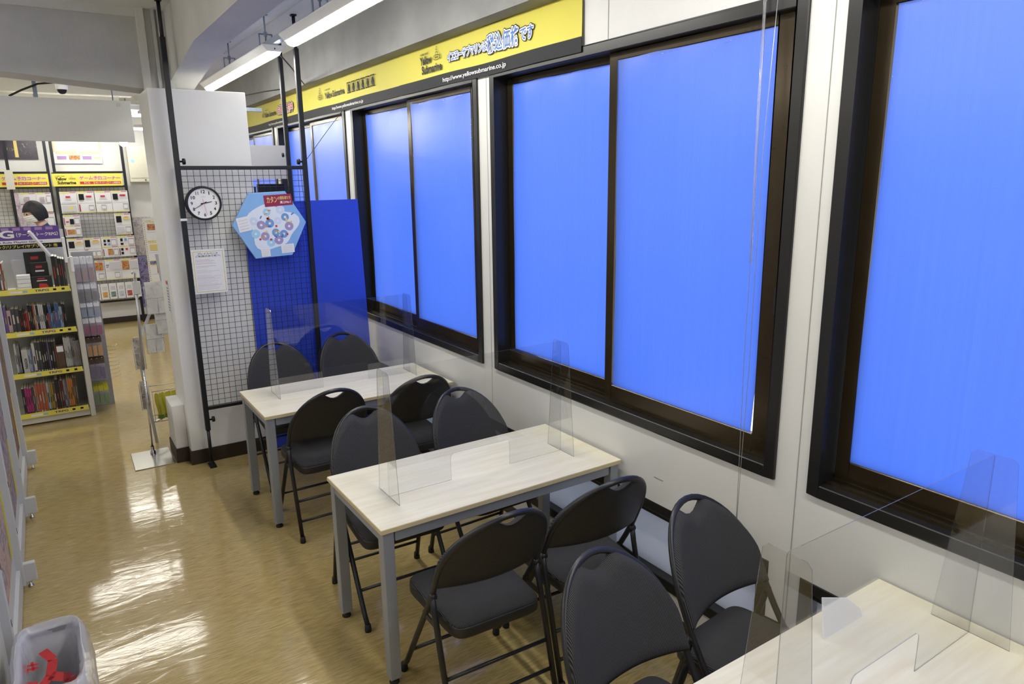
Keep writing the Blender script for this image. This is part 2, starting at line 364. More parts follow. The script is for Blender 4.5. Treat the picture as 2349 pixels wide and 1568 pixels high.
# concrete beams with haunches
ybm = 5.55
mb = MB(); xa, xb, zu = 0.863, 1.045, 2.792; y0 = 4.60
mb.prism([(xa, YB, zu), (xa, y0, zu), (xa, ybm + 0.35, 2.64), (xa, ybm + 0.35, ZC), (xa, YB, ZC)], (xb - xa, 0, 0))
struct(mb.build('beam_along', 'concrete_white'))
mb = MB()
mb.prism([(XL, ybm, 2.80), (-0.9, ybm, 2.745), (0.70, ybm, 2.62), (0.70, ybm, ZC), (XL, ybm, ZC)], (0, 0.32, 0))
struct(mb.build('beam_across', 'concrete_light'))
mb = MB().box(0.70, 0.885, ybm - 0.012, ybm + 0.32, 2.60, ZC)
mb.box(0.69, 0.735, ybm - 0.05, ybm, 2.60, ZC)
struct(mb.build('column', 'concrete_white'))
mb = MB(); 
mb.box(0.78, 0.80, ybm - 0.045, ybm - 0.02, 2.60, ZC); mb.box(0.815, 0.83, ybm - 0.04, ybm - 0.02, 2.60, ZC)
struct(mb.build('trim_1', 'concrete_light'))
struct(box('trim_2', 'concrete_white', XL, 0.72, ybm - 0.03, ybm, ZC - 0.055, ZC))
for k, yy in enumerate((7.3, 8.6, 9.9)):
    struct(box('beam_far', 'cream_box', XL, 0.95, yy, yy + 0.16, 2.88, ZC))
# thin formwork ridges in the ceiling over the tables
for xx in (1.55, 1.80): struct(box('trim_3', 'concrete_white', xx, xx + 0.012, 1.0, 7.0, ZC - 0.008, ZC))

# pillar casing with the white board behind the mesh panel
pil = MB().box(0.675, 1.286, 5.29, 5.76, 0, 2.60).build('pillar', 'pillar_board', None, 0.006); struct(pil)
mb = MB().box(0.667, 1.30, 5.280, 5.79, 0, 0.105); struct(mb.build('baseboard_pillar', 'brown_base'))
sb = MB().box(0.592, 0.675, 5.40, 5.70, 0.105, 0.43).build('pillar_box', 'pillar_board', None, 0.004); struct(sb)
struct(MB().box(0.585, 0.675, 5.39, 5.71, 0, 0.105).build('baseboard_box', 'brown_base'))
st = tag(MB().box(0.672, 0.6745, 5.43, 5.52, 1.03, 1.34).build('notice_sticker', 'paper'), 'small white sticker with red heading on the side of the white pillar', 'sticker')
mb = MB().quad((0.6715, 5.515, 1.30), (0.6715, 5.435, 1.30), (0.6715, 5.435, 1.325), (0.6715, 5.515, 1.325), 0)
for i in range(9): mb.quad((0.6715, 5.51, 1.11 + i * 0.02), (0.6715, 5.44, 1.11 + i * 0.02), (0.6715, 5.44, 1.118 + i * 0.02), (0.6715, 5.51, 1.118 + i * 0.02), 1)
mb.build('print', ['red_print', 'blue_print'], st, rec=False)

# ------------------------------------------------------------------ windows
def film(name, ya, yb, za, zb, x, parent, seed, wob=0.004, slack=0.0):
    """blue sheet: slightly wavy plastic, edges not quite straight"""
    rnd = random.Random(seed); ph = [rnd.uniform(0, 6.28) for _ in range(6)]
    def fn(u, v):
        z = za + (zb - za) * v
        e0 = 0.006 * math.sin(3 * v + ph[0]) + 0.004 * math.sin(9 * v + ph[1]); e1 = 0.005 * math.sin(4 * v + ph[2]) + slack * math.sin(PI * v)
        y = (ya + 0.008 + e0) * (1 - u) + (yb - 0.008 - e1) * u
        zz = z + (0.005 * math.sin(7 * u + ph[3]) + 0.003 * math.sin(19 * u + ph[4])) * (1 if v > 0.97 else 0) + 0.003 * math.sin(6 * u + ph[5]) * (1 if v < 0.03 else 0)
        edge = max(0, (v - 0.90) / 0.10) + max(0, (abs(u - 0.5) - 0.44) / 0.06) * 0.7
        xx = x - wob * (math.sin(4.1 * u + 1.7 * v + ph[0]) * 0.5 + 0.5) - 0.004 * edge * (0.5 + 0.5 * math.sin(16 * u + 13 * v + ph[1]))
        return (xx, y, zz)
    return MB().grid(fn, 24, 40).build(name, 'blue_film', parent, rec=False)
def sash(parent, ya, yb, x0, x1, seed, st=0.05, bot=0.085, topr=0.036, slack=0.0, sn=0.05):
    z0, z1 = Z0 + 0.045, Z1 - 0.045
    mb = MB().box(x0, x1, ya, ya + sn, z0, z1).box(x0, x1, yb - st, yb, z0, z1).box(x0, x1, ya + sn, yb - st, z0, z0 + bot).box(x0, x1, ya + sn, yb - st, z1 - topr, z1)
    s = mb.build('sash', 'bronze_sash', parent, 0.003, 1)
    film('blue_sheet', ya + sn - 0.004, yb - st + 0.004, z0 + bot - 0.004, z1 - topr + 0.012, (x0 + x1) / 2 - 0.006, s, seed, slack=slack)
    # crinkled clear tape along the edges of the sheet
    rnd = random.Random(seed + 50)
    mb = MB()
    for i in range(4):
        y = rnd.uniform(ya + sn, yb - st - 0.18); z = z1 - topr - rnd.uniform(0.0, 0.012); l = rnd.uniform(0.05, 0.18); w = rnd.uniform(-0.03, 0.01)
        mb.tube([(x0 + 0.002, y + l * k / 6, z + w * (k / 6) ** 2 + 0.0012 * math.sin(k * 1.1 + i)) for k in range(7)], [0.0004, 0.0013, 0.0017, 0.0015, 0.0017, 0.0012, 0.0004], 5)
    for i in range(4):
        sd_ = rnd.choice((0, 1)); y = (ya + sn + 0.012) if sd_ else (yb - st - 0.012); z = rnd.uniform(z0 + 0.6, z1 - 0.25); l = rnd.uniform(0.06, 0.2)
        mb.tube([(x0 + 0.003, y + 0.0015 * math.sin(k * 0.9 + i), z + l * k / 6) for k in range(7)], [0.0004, 0.0013, 0.0017, 0.0015, 0.0017, 0.0012, 0.0004], 5)
    cr_ = mb.build('tape_creases', 'film_tape', s, rec=False); cr_['kind'] = 'stuff'
    return s
def window(idx, ya, yb):
    o = bpy.data.objects.new('window_%d' % idx + ('_offscreen' if idx == 1 else ''), None); COL.objects.link(o); struct(o)
    fw = 0.045; xf, xd = XW - 0.012, XW + 0.125
    mb = MB().box(xf, xd, ya, ya + fw, Z0, Z1).box(xf, xd, yb - fw, yb, Z0, Z1).box(xf, xd, ya + fw, yb - fw, Z0, Z0 + fw).box(xf, xd, ya + fw, yb - fw, Z1 - fw, Z1)
    mb.build('window_frame', 'bronze_frame', o, 0.003, 1)
    mb = MB()
    for xx in (XW + 0.028, XW + 0.068, XW + 0.110): mb.box(xx, xx + 0.005, ya + fw, yb - fw, Z0 + fw, Z0 + fw + 0.012)
    mb.build('track', 'bronze_sash', o)
    ym = (ya + yb) / 2
    s1 = sash(o, ya + fw + 0.004, ym + 0.035, XW + 0.034, XW + 0.062, idx * 3, sn=0.094, slack=0.006)        # near leaf on the room-side track
    s2 = sash(o, ym - 0.030, yb - fw - 0.004, XW + 0.074, XW + 0.102, idx * 3 + 1)
    box('pull', 'black_metal', XW + 0.031, XW + 0.0345, ya + fw + 0.024, ya + fw + 0.040, 1.50, 1.60, s1)
    # low window under the sill wall
    mb = MB().box(xf + 0.008, xd, ya, ya + 0.05, LZ0, LZ1).box(xf + 0.008, xd, yb - 0.05, yb, LZ0, LZ1).box(xf + 0.008, xd, ya + 0.05, yb - 0.05, LZ0, LZ0 + 0.05).box(xf + 0.008, xd, ya + 0.05, yb - 0.05, LZ1 - 0.045, LZ1)
    mb.box(XW + 0.03, XW + 0.06, ya + 0.05, yb - 0.05, LZ1 - 0.085, LZ1 - 0.045)
    mb.build('low_window_frame', 'bronze_frame', o, 0.003, 1)
    for (a, b) in ((ya + 0.05, ym - 0.002), (ym + 0.002, yb - 0.05)):
        MB().box(XW + 0.045, XW + 0.052, a, b, LZ0 + 0.05, LZ1 - 0.085).build('frosted_pane', 'frosted_glass', o)
    return o
for k, (a, b) in enumerate(WIN): window(k + 1, a, b)

# ================================================================== LIGHT FITTINGS
def tube_lamp(name, label, cx, cy, zb, length, along, group, rods=False):
    t = thing(name, label, 'lamp', (cx, cy, zb), 0 if along == 'y' else PI / 2, group)
    h = length / 2
    w1, w0 = 0.078, 0.047
    sec = [(-w1, 0.074), (-w0, 0.040), (w0, 0.040), (w1, 0.074), (w1, 0.082), (-w1, 0.082)]
    MB().prism([(x, -h, z) for x, z in sec], (0, 2 * h, 0)).build('housing', 'lamp_white', t)
    arc = [(0.043 * math.cos(PI + PI * i / 10), 0.040 + 0.030 * math.sin(PI + PI * i / 10)) for i in range(11)]
    mb = MB(); n = len(arc)
    vs = [(x, y, z) for y in (-h + 0.012, h - 0.012) for x, z in arc]
    mb.add(vs, [(i, i + 1, n + i + 1, n + i) for i in range(n - 1)], 0, True); mb.add(vs[:n], [tuple(range(n))]); mb.add(vs[n:], [tuple(range(n))])
    mb.build('diffuser_offscreen' if name.endswith('_offscreen') else 'diffuser', 'lamp_glow', t)
    for sgn in (-1, 1): MB().prism([(x * 1.01, sgn * h - 0.006, z) for x, z in sec], (0, 0.012, 0)).build('end_cap', 'lamp_white', t)
    if rods:
        for sgn in (-1, 1): MB().tube([(0, sgn * h * 0.7, 0.08), (0, sgn * h * 0.7, ZC - zb)], 0.006, 6).build('hanger', 'galvanised', t)
    return t
LX = 1.46; LZB = 2.812
G = 'long tube lamps over the tables'
tube_lamp('tube_lamp', 'long white tube lamp whose far end hangs above the white pillar', LX, 6.21, LZB, 2.20, 'y', G)
tube_lamp('tube_lamp', 'long white tube lamp hung above the table with the mesh panel beyond it', LX, 3.60, LZB, 2.22, 'y', G)
for cy, lab in ((1.0, 'long white tube lamp over the table with the white card'), (-1.5, 'long white tube lamp at the end of the raceway by the back wall')): tube_lamp('tube_lamp_offscreen', lab, LX, cy, LZB, 2.2, 'y', G)
for cy, lab in ((2.4, 'middle'), (4.3, 'last'), (-0.2, 'first')): tube_lamp('tube_lamp_offscreen', 'white tube lamp over the aisle beyond the grey rack, %s from the back wall' % lab, -1.5, cy, LZB, 1.7, 'y', 'lamps over the next aisle', True)
for cy, lab, lz in ((7.35, 'just behind the hanging white board', 2.595), (9.0, 'in the middle of the far room', 2.70), (11.2, 'close to the far wall', 2.70)):
    tube_lamp('tube_lamp', 'white tube lamp hung crosswise ' + lab, 0.22 if cy < 8 else 0.62, cy, lz, 1.25 if cy < 8 else 1.5, 'x', 'crosswise lamps of the far room', True)
    tube_lamp('tube_lamp_offscreen', 'white tube lamp hung crosswise by the left wall, ' + lab, -1.6, cy, lz, 1.25, 'x', 'crosswise lamps over the left part of the far room', True)
rw = thing('lamp_raceway', 'galvanised channel rail carrying the long tube lamps on hanging rods', 'rail', (LX, 0, LZB))
MB().box(-0.022, 0.022, -2.6, 7.35, 0.082, 0.122).build('channel', 'galvanised', rw)
for yy in (6.42, 4.15, 2.9, 0.5, 5.3):
    mb = MB().tube([(0, yy, 0.122), (0, yy, ZC - LZB)], 0.006, 8); mb.box(-0.025, 0.025, yy - 0.012, yy + 0.012, ZC - LZB - 0.006, ZC - LZB)
    mb.box(-0.045, 0.045, yy - 0.008, yy + 0.008, 0.175, 0.183); mb.lathe([(0, 0.165), (0.012, 0.165), (0.012, 0.195), (0, 0.195)], (0, yy, 0), 8)
    for sx in (-1, 1): mb.box(sx * 0.043 - 0.004, sx * 0.043 + 0.004, yy - 0.008, yy + 0.008, 0.085, 0.180)
    mb.build('hanger', 'galvanised', rw)

# ================================================================== TABLES
TL, TD, TH = 1.213, 0.609, 0.70
def make_table(x, y, label):
    t = thing('table', label, 'table', (x, y, 0), 0, 'pale wood tables along the window wall')
    MB().box(0, TL, 0, TD, TH - 0.022, TH).build('table_top', 'table_wood', t, 0.002)
    e = MB().box(-0.0012, TL + 0.0012, -0.0012, TD + 0.0012, TH - 0.0195, TH - 0.003).build('edge_band', 'table_edge', t)
    mb = MB(); a = 0.022
    mb.box(a + 0.04, TL - a - 0.04, 0.012, 0.034, TH - 0.068, TH - 0.022).box(a + 0.04, TL - a - 0.04, TD - 0.034, TD - 0.012, TH - 0.068, TH - 0.022)
    mb.box(0.012, 0.034, a + 0.03, TD - a - 0.03, TH - 0.068, TH - 0.022).box(TL - 0.034, TL - 0.012, a + 0.03, TD - a - 0.03, TH - 0.068, TH - 0.022)
    mb.build('apron', 'table_grey', t, 0.002, 1)
    for sx in (0, 1):
        for sy in (0, 1):
            x0 = 0.008 if sx == 0 else TL - 0.056; y0 = 0.008 if sy == 0 else TD - 0.056
            lg = MB().box(x0, x0 + 0.048, y0, y0 + 0.048, 0.028, TH - 0.022).build('leg', 'table_grey', t, 0.003, 2)
            MB().lathe([(0, 0), (0.019, 0), (0.021, 0.006), (0.018, 0.014), (0.010, 0.018), (0.010, 0.030)], (x0 + 0.024, y0 + 0.024, 0), 14).build('foot', 'rubber', lg)
    return t
make_table(0.900, 3.945, 'pale wood table with grey legs, standing next to the black mesh panel')
make_table(0.914, 2.325, 'pale wood table with grey legs standing between the two other tables')
make_table(0.926, 0.474, 'pale wood table with a small white card standing on it')

# ================================================================== FOLDING CHAIRS
CW = 0.222
def hoop_y(z): return 0.235 - 0.625 * z if z < 0.52 else 0.235 - 0.325 - 0.46 * (z - 0.52)
def bowl(x, z): return -0.052 * max(0, 1 - (x / CW) ** 2) * min(1, max(0, (z - 0.45) / 0.12))
ZS, ZR = 0.615, 0.262                     # spring line and rise of the back hoop
def make_chair(name, label, group):
    t = thing(name, label, 'chair', (0, 0, 0), 0, group)
    # one bent tube: front feet, sides and the arched top of the back
    path = []
    for i in range(9): z = ZS * i / 9; path.append((-CW, hoop_y(z), z))
    for i in range(25):
        a = PI - PI * i / 24; x = CW * math.cos(a); z = ZS + ZR * math.sin(a); path.append((x, hoop_y(z) + bowl(x, z), z))
    for i in range(9): z = ZS * (8 - i) / 9; path.append((CW, hoop_y(z), z))
    path[0] = (-CW, hoop_y(0) , 0.02); path[-1] = (CW, hoop_y(0), 0.02)
    MB().tube(path, 0.0115, 10).build('frame_tube', 'chair_metal', t)
    # padded back: fabric front, vinyl shell behind, dip under the handle opening
    def top(x):
        zz = ZS + ZR * math.sqrt(max(0, 1 - (x / (CW + 0.004)) ** 2)) + 0.002
        d = abs(x) / 0.072
        if d < 1: zz -= 0.052 * (0.5 + 0.5 * math.cos(PI * d)) ** 0.6
        return zz
    zb = 0.562
    def surf(front):
        def fn(u, v):
            s = (u - 0.5) * PI; x = (CW + 0.003) * math.sin(s); zt = top(x); z = zb + max(0.004, zt - zb) * v
            ed = min(1, (CW + 0.003 - abs(x)) / 0.030, (z - zb) / 0.035 + 0.05, max(0, zt - z) / 0.03); ed = max(0, ed)
            th = (0.011 + 0.022 * math.sqrt(1 - (1 - ed) ** 2)) if front else -(0.005 + 0.005 * min(1, ed * 2))
            return (x, hoop_y(z) + bowl(x, z) + th, z)
        return fn
    mb = MB().grid(surf(True), 36, 18)
    f, bk = surf(True), surf(False)
    rim = lambda g: [g(i / 36, 1) for i in range(37)]
    for A, B in ((rim(f), rim(bk)), ([f(i / 36, 0) for i in range(37)], [bk(i / 36, 0) for i in range(37)])):
        mb.add(A + B, [(i, i + 1, 38 + i, 37 + i) for i in range(36)], 0, True)
    mb.build('backrest', 'chair_fabric', t)
    MB().grid(bk, 36, 18).build('back_shell', 'chair_vinyl', t)
    # seat: rounded pan and padded top
    def outline(k, n=44, grow=0.0):
        pts = []
        for i in range(n):
            a = 2 * PI * i / n; ca, sa = math.cos(a), math.sin(a); ex = 0.24
            x = math.copysign(abs(ca) ** ex, ca); y = math.copysign(abs(sa) ** ex, sa)
            wx = 0.200 + 0.010 * y
            pts.append(((wx - 0.004 + grow) * x, 0.006 + (0.212 + grow) * y))
        return pts
    n = 44
    def stack(levels, name, mt):
        mb = MB(); vs = []
        for z, g in levels: vs += [(x, y, z) for x, y in outline(0, n, g)]
        fs = [(i * n + j, i * n + (j + 1) % n, (i + 1) * n + (j + 1) % n, (i + 1) * n + j) for i in range(len(levels) - 1) for j in range(n)]
        mb.add(vs, fs, 0, True); mb.add(vs[:n], [tuple(range(n))]); mb.add(vs[-n:], [tuple(range(n))], 0, True)
        return mb.build(name, mt, t)
    stack([(0.380, -0.010), (0.382, -0.003), (0.388, 0.0), (0.418, 0.0), (0.424, -0.002)], 'seat_pan', 'chair_vinyl')
    stack([(0.423, -0.003), (0.430, -0.0015), (0.438, -0.008), (0.443, -0.025), (0.447, -0.07), (0.449, -0.14)], 'seat', 'chair_fabric')
    for s in (-1, 1):
        xr = s * (CW + 0.004)
        lg = MB().tube([(xr, -0.098, 0.535), (xr, -0.112, 0.47), (xr, -0.236, 0.02)], 0.0115, 10).build('leg', 'chair_metal', t)
        MB().lathe([(0, 0), (0.015, 0), (0.016, 0.010), (0.0135, 0.035), (0, 0.036)], (xr, -0.240, 0), 12).build('foot_cap', 'rubber', lg)
        MB().lathe([(0, 0), (0.015, 0), (0.016, 0.010), (0.0135, 0.035), (0, 0.036)], (s * CW, 0.230, 0), 12).build('foot_cap', 'rubber', t)
        MB().bar((s * (CW + 0.001), -0.005, 0.405), (s * (CW - 0.002), -0.140, 0.405), 0.006, 0.022).build('seat_bracket', 'chair_metal', t)
        mb = MB().lathe([(0, -0.012), (0.014, -0.012), (0.014, 0.012), (0, 0.012)], (s * (CW + 0.002), -0.100, 0.525), 10, 0, 'x')
        mb.build('hinge', 'chair_metal', t)
    def leg_y(z): return -0.112 - 0.124 * (0.47 - z) / 0.45
    for z in (0.115, 0.225): MB().tube([(-CW, leg_y(z), z), (CW, leg_y(z), z)], 0.0075, 8).build('stretcher', 'chair_metal', t)
    MB().tube([(-CW, hoop_y(0.155), 0.155), (CW, hoop_y(0.155), 0.155)], 0.0075, 8).build('stretcher', 'chair_metal', t)
    return t
CHG = 'black folding chairs at the tables'
chair = make_chair('folding_chair', 'black folding chair seen from behind at the aisle end of the middle table', CHG)
chair.location = (1.225, 2.165, 0); chair.rotation_euler = (0, 0, math.radians(-2))
for (x, y, r, lab) in [
    (1.725, 2.160, -4, 'black folding chair seen from behind at the window end of the middle table'),
    (1.215, 2.955, 178, 'black folding chair showing its padded back at the aisle end of the middle table'),
    (1.775, 2.965, 182, 'black folding chair showing its padded back at the window end of the middle table'),
    (1.215, 3.945, 0, 'black folding chair showing its vinyl back, aisle end of the table near the mesh'),
    (1.760, 3.900, -3, 'black folding chair showing its vinyl back, window end of the table near the mesh'),
    (1.250, 4.715, 180, 'black folding chair standing against the mesh panel behind the last table'),
    (1.770, 4.750, 182, 'black folding chair standing in front of the bare blue board'),
    (1.285, 1.205, 183, 'black folding chair showing its padded back, aisle end of the white-card table'),
    (1.815, 1.300, 186, 'black folding chair showing its padded back, window end of the white-card table')]:
    dup(chair, (x, y, 0), math.radians(r), lab, CHG)

# ================================================================== ACRYLIC DIVIDERS
def divider(x0, x1, yc, label):
    t = thing('acrylic_divider', label, 'divider', (0, 0, TH), 0, 'clear acrylic dividers on the tables')
    H = 0.548; th = 0.0025; s0, s1, sh = (x0 + x1) / 2 - 0.155, (x0 + x1) / 2 + 0.155, 0.122; r = 0.02
    def arc(cx, cz, a0, a1, k=5, rr=r): return [(cx + rr * math.cos(a0 + (a1 - a0) * i / k), cz + rr * math.sin(a0 + (a1 - a0) * i / k)) for i in range(k + 1)]
    pts = [(x0, 0), (s0, 0)] + arc(s0 + r, sh - r, PI, PI / 2) + arc(s1 - r, sh - r, PI / 2, 0) + [(s1, 0), (x1, 0)] + arc(x1 - 0.01, H - 0.01, 0, PI / 2, 4, 0.01) + arc(x0 + 0.01, H - 0.01, PI / 2, PI, 4, 0.01)
    MB().prism([(x, yc - th / 2, z) for x, z in pts], (0, th, 0), 0, 1).build('panel', ['acrylic', 'acrylic_edge'], t)
    for xx in (x0, x1):
        b, tp = 0.105, 0.058; rr = 0.012
        pp = [(yc - b, 0), (yc + b, 0), (yc + tp, H - rr), (yc + tp - rr, H), (yc - tp + rr, H), (yc - tp, H - rr)]
        MB().prism([(xx - th / 2, y, z) for y, z in pp], (th, 0, 0), 0, 1).build('side_foot', ['acrylic', 'acrylic_edge'], t)
    return t
divider(1.068, 1.985, 4.33, 'clear acrylic divider on the table beside the mesh panel')
divider(1.062, 1.965, 2.583, 'clear acrylic divider on the middle table')
divider(1.175, 2.080, 0.783, 'clear acrylic divider on the table with the white card')
cd = tag(MB().prism([(1.705, 0.997, TH), (1.90, 0.997, TH), (1.896, 1.004, TH + 0.024), (1.838, 1.016, TH + 0.074), (1.725, 1.024, TH + 0.112)], (0, 0.004, 0)).build('white_card', 'plastic_white'),
         'small white card with a clipped corner standing on the table behind the acrylic divider', 'card')

# ================================================================== MESH PANEL WITH FLOOR-TO-CEILING POLES
def knob(mb, x, y, z, s=1):
    mb.lathe([(0, 0), (0.006, 0), (0.006, 0.018), (0.019, 0.018), (0.021, 0.026), (0.019, 0.036), (0, 0.036)] if s > 0 else [(0, 0), (0.006, 0), (0.006, -0.018), (0.019, -0.018), (0.021, -0.026), (0.019, -0.036), (0, -0.036)], (x, y, z), 14, 0, 'x')
YG = 5.20
g = thing('mesh_panel', 'black wire mesh display panel on two floor-to-ceiling poles before the white pillar', 'mesh panel', (0, YG, 0))
for xp, side in ((0.788, 1), (1.634, -1)):
    p = MB().box(xp - 0.0165, xp + 0.0165, -0.0165, 0.0165, 0.27, 2.90).build('pole', 'black_metal', g, 0.004, 2)
    mb = MB().tube([(xp, 0, 0.02), (xp, 0, 0.28)], 0.012, 10); mb.box(xp - 0.022, xp + 0.022, -0.06, 0.04, 0, 0.012); mb.lathe([(0.02, 0.01), (0.012, 0.04)], (xp, 0, 0), 10); mb.build('pole_foot', 'black_metal', p)
    mb = MB().tube([(xp, 0, 2.88), (xp, 0, ZC - 0.01)], 0.012, 10); mb.box(xp - 0.018, xp + 0.018, -0.018, 0.018, ZC - 0.012, ZC - 0.002); mb.build('pole_top', 'black_metal', p)
    for kz in (2.135, 0.345): mb = MB(); knob(mb, xp + side * 0.016, 0, kz, side); mb.build('clamp_knob', 'black_metal', p)
    if side > 0: MB().box(xp - 0.02, xp + 0.02, -0.0185, 0.0185, 1.75, 1.766).build('tape', 'plastic_white', p)
for z in (0.432, 2.094): MB().box(0.80, 1.622, -0.013, 0.013, z - 0.013, z + 0.013).build('rail', 'black_metal', g, 0.003, 1)
mb = MB(); nx, nz = 20, 42
for i in range(1, nx): x = 0.80 + 0.822 * i / nx; mb.tube([(x, 0.0, 0.44), (x, 0.0, 2.085)], 0.0016, 5)
for j in range(1, nz): z = 0.445 + 1.636 * j / nz; mb.tube([(0.802, -0.0035, z), (1.62, -0.0030, z)], 0.0016, 5)
wm = mb.build('wire_mesh', 'black_metal', g, rec=False); wm['kind'] = 'stuff'

# rear stand seen over and through the mesh
g2 = thing('mesh_panel', 'black pole stand with a grey header board behind the mesh panel', 'mesh panel', (0, 6.05, 0))
for xp in (1.768, 0.95):
    MB().box(xp - 0.0165, xp + 0.0165, -0.0165, 0.0165, 0, ZC - 0.01).build('pole', 'black_metal', g2, 0.004, 1)
mb = MB(); knob(mb, 1.750, 0, 2.21, -1); mb.build('clamp_knob', 'black_metal', g2)
mat('slate_board', (0.42, 0.42, 0.42), 0.5); MB().box(0.97, 1.745, -0.012, 0.012, 2.02, 2.286).build('header_board', 'slate_board', g2)
MB().box(0.97, 1.585, -0.02, 0.02, 2.545, 2.572).build('crossbar', 'galvanised', g2)
MB().box(0.97, 1.75, 0.0, 0.01, 1.85, 1.87).build('rail', 'black_metal', g2)
for i, (xa, xb, za, zb, c) in enumerate([(1.36, 1.50, 1.70, 1.96, 'navy_cloth'), (1.52, 1.73, 1.74, 1.98, 'black_print'), (1.28, 1.40, 1.92, 2.0, 'paper_cream'), (1.56, 1.74, 1.55, 1.72, 'navy_cloth')]):
    tag(MB().box(xa, xb, 6.10, 6.16, za, zb).build('boxed_item', c, None, 0.004), ['dark blue boxed item', 'black boxed item', 'small cream packet', 'low dark blue boxed item'][i] + ' on the stand behind the mesh panel', 'box', 'goods on the stand behind the mesh panel')

# blue board
bb = tag(MB().prism([(1.197, 5.256, 0.003), (2.12, 5.330, 0.003), (2.075, 5.345, 1.857), (1.190, 5.272, 1.857)], (0, 0.005, 0)).build('blue_board', 'board_blue'), 'tall deep blue plastic board standing on the floor behind the mesh panel', 'board')

# clock
ck = thing('wall_clock', 'round white wall clock with black rim hung on the wire mesh', 'clock', (0.919, 5.172, 1.863))
R0 = 0.111
MB().lathe([(R0 - 0.012, -0.020), (R0 - 0.004, -0.026), (R0 + 0.002, -0.018), (R0 + 0.003, 0.018), (R0 - 0.01, 0.022), (0, 0.022)], (0, 0, 0), 48, 0, 'y').build('rim', 'black_metal', ck)
MB().lathe([(0, -0.010), (R0 - 0.010, -0.010), (R0 - 0.010, -0.020)], (0, 0, 0), 48, 0, 'y', False).build('dial', 'plastic_white', ck)
for h in range(1, 13):
    a = PI / 2 - h * PI / 6; s = str(h); w = 0.011 if len(s) == 1 else 0.021
    if h == 1: w = 0.005
    if h == 11: w = 0.014
    text('numeral', s, (math.cos(a) * 0.076 - w / 2, -0.0112, math.sin(a) * 0.076 - 0.011), (1, 0, 0), (0, 0, 1), w * 1.2, 0.022, 'black_print', ck, bold=0.02)
text('maker_name', 'CASIO', (-0.014, -0.0112, 0.040), (1, 0, 0), (0, 0, 1), 0.028, 0.004, 'grey_print', ck)
def hand(name, ang, l, w, mt, y, tail=0.02):
    d = Vector((math.sin(ang), 0, math.cos(ang))); n = Vector((d.z, 0, -d.x)); p = Vector((0, y, 0))
    MB().prism([p - d * tail - n * w, p + d * l - n * w * 0.6, p + d * l + n * w * 0.6, p - d * tail + n * w], (0, -0.001, 0)).build(name, mt, ck)
hand('hour_hand', 2 * PI * (2.667 / 12), 0.052, 0.0032, 'black_print', -0.0125)
hand('minute_hand', 2 * PI * (40 / 60), 0.078, 0.0020, 'black_print', -0.0145)
hand('second_hand', 2 * PI * (28.3 / 60), 0.080, 0.0009, 'red_print', -0.0165, 0.03)

# notice sheet
nt_ = thing('notice_sheet', 'white paper notice with thin yellow border hung on the mesh panel under the clock', 'notice', (0.806, 5.182, 1.252))
nw, nh = 0.214, 0.303
MB().box(0, nw, -0.0012, 0, 0, nh).build('sheet', 'paper', nt_)
mb = MB(); yy = -0.0018
for (a, b, c, d) in ((0.010, nw - 0.010, 0.012, 0.0155), (0.010, nw - 0.010, nh - 0.0165, nh - 0.013), (0.010, 0.0135, 0.012, nh - 0.013), (nw - 0.0135, nw - 0.010, 0.012, nh - 0.013)):
    mb.quad((a, yy, c), (b, yy, c), (b, yy, d), (a, yy, d), 0)
rnd = random.Random(3)
for i in range(24):
    if i in (4, 7, 11): continue
    z = nh - 0.072 - i * 0.0088; lw_ = rnd.uniform(0.07, 0.165); mb.quad((0.022, yy, z), (0.022 + lw_, yy, z), (0.022 + lw_, yy, z + 0.0028), (0.022, yy, z + 0.0028), 2 if i in (0, 1, 3, 5, 14, 20) else 1)
mat('pink_print', (0.62, 0.45, 0.48), 0.5); mb.build('print', ['yellow_print', 'palegrey_print', 'pink_print'], nt_, rec=False)
text('lettering', 'プレイスペース', (0.040, -0.0018, nh - 0.036), (1, 0, 0), (0, 0, 1), 0.13, 0.013, 'black_print', nt_, bold=0.02)
text('lettering', 'ご利用のお客様へ', (0.026, -0.0018, nh - 0.053), (1, 0, 0), (0, 0, 1), 0.16, 0.014, 'black_print', nt_, bold=0.02)

# hexagonal board (plain stand-in picture)
hx = thing('hexagon_board', 'light blue hexagonal picture board hung on the mesh panel', 'board', (1.345, 5.180, 1.70))
H6 = [(-0.259, 0.006), (-0.133, 0.222), (0.121, 0.231), (0.254, 0.010), (0.136, -0.221), (-0.122, -0.231)]
MB().prism([(x, 0, z) for x, z in H6], (0, -0.022, 0)).build('board', 'hex_blue', hx, 0.002, 1)
mb = MB(); rnd = random.Random(11); y1 = -0.0228
blob = []
for i in range(40):
    a = 2 * PI * i / 40; r = 0.165 + 0.022 * math.sin(3 * a + 1) + 0.014 * math.sin(5 * a); blob.append((0.01 + r * math.cos(a) * 1.02, y1, -0.012 + r * math.sin(a) * 0.93))
mb.poly(blob, 0)
pts = []
while len(pts) < 17:
    x, z = rnd.uniform(-0.135, 0.15), rnd.uniform(-0.14, 0.13)
    if math.hypot((x - 0.01) / 1.02, (z + 0.012) / 0.93) < 0.140 and all(math.hypot(x - p[0], z - p[1]) > 0.056 for p in pts): pts.append((x, z))
    elif rnd.random() < 0.002: break
for i, (x, z) in enumerate(pts):
    r = 0.029 + rnd.uniform(-0.003, 0.003)
    mb.poly([(x + r * math.cos(2 * PI * k / 18), y1 - 0.0006, z + r * math.sin(2 * PI * k / 18)) for k in range(18)], 1 + i % 4)
    mb.poly([(x + 0.009 * math.cos(2 * PI * k / 10), y1 - 0.001, z + 0.009 * math.sin(2 * PI * k / 10)) for k in range(10)], 0)
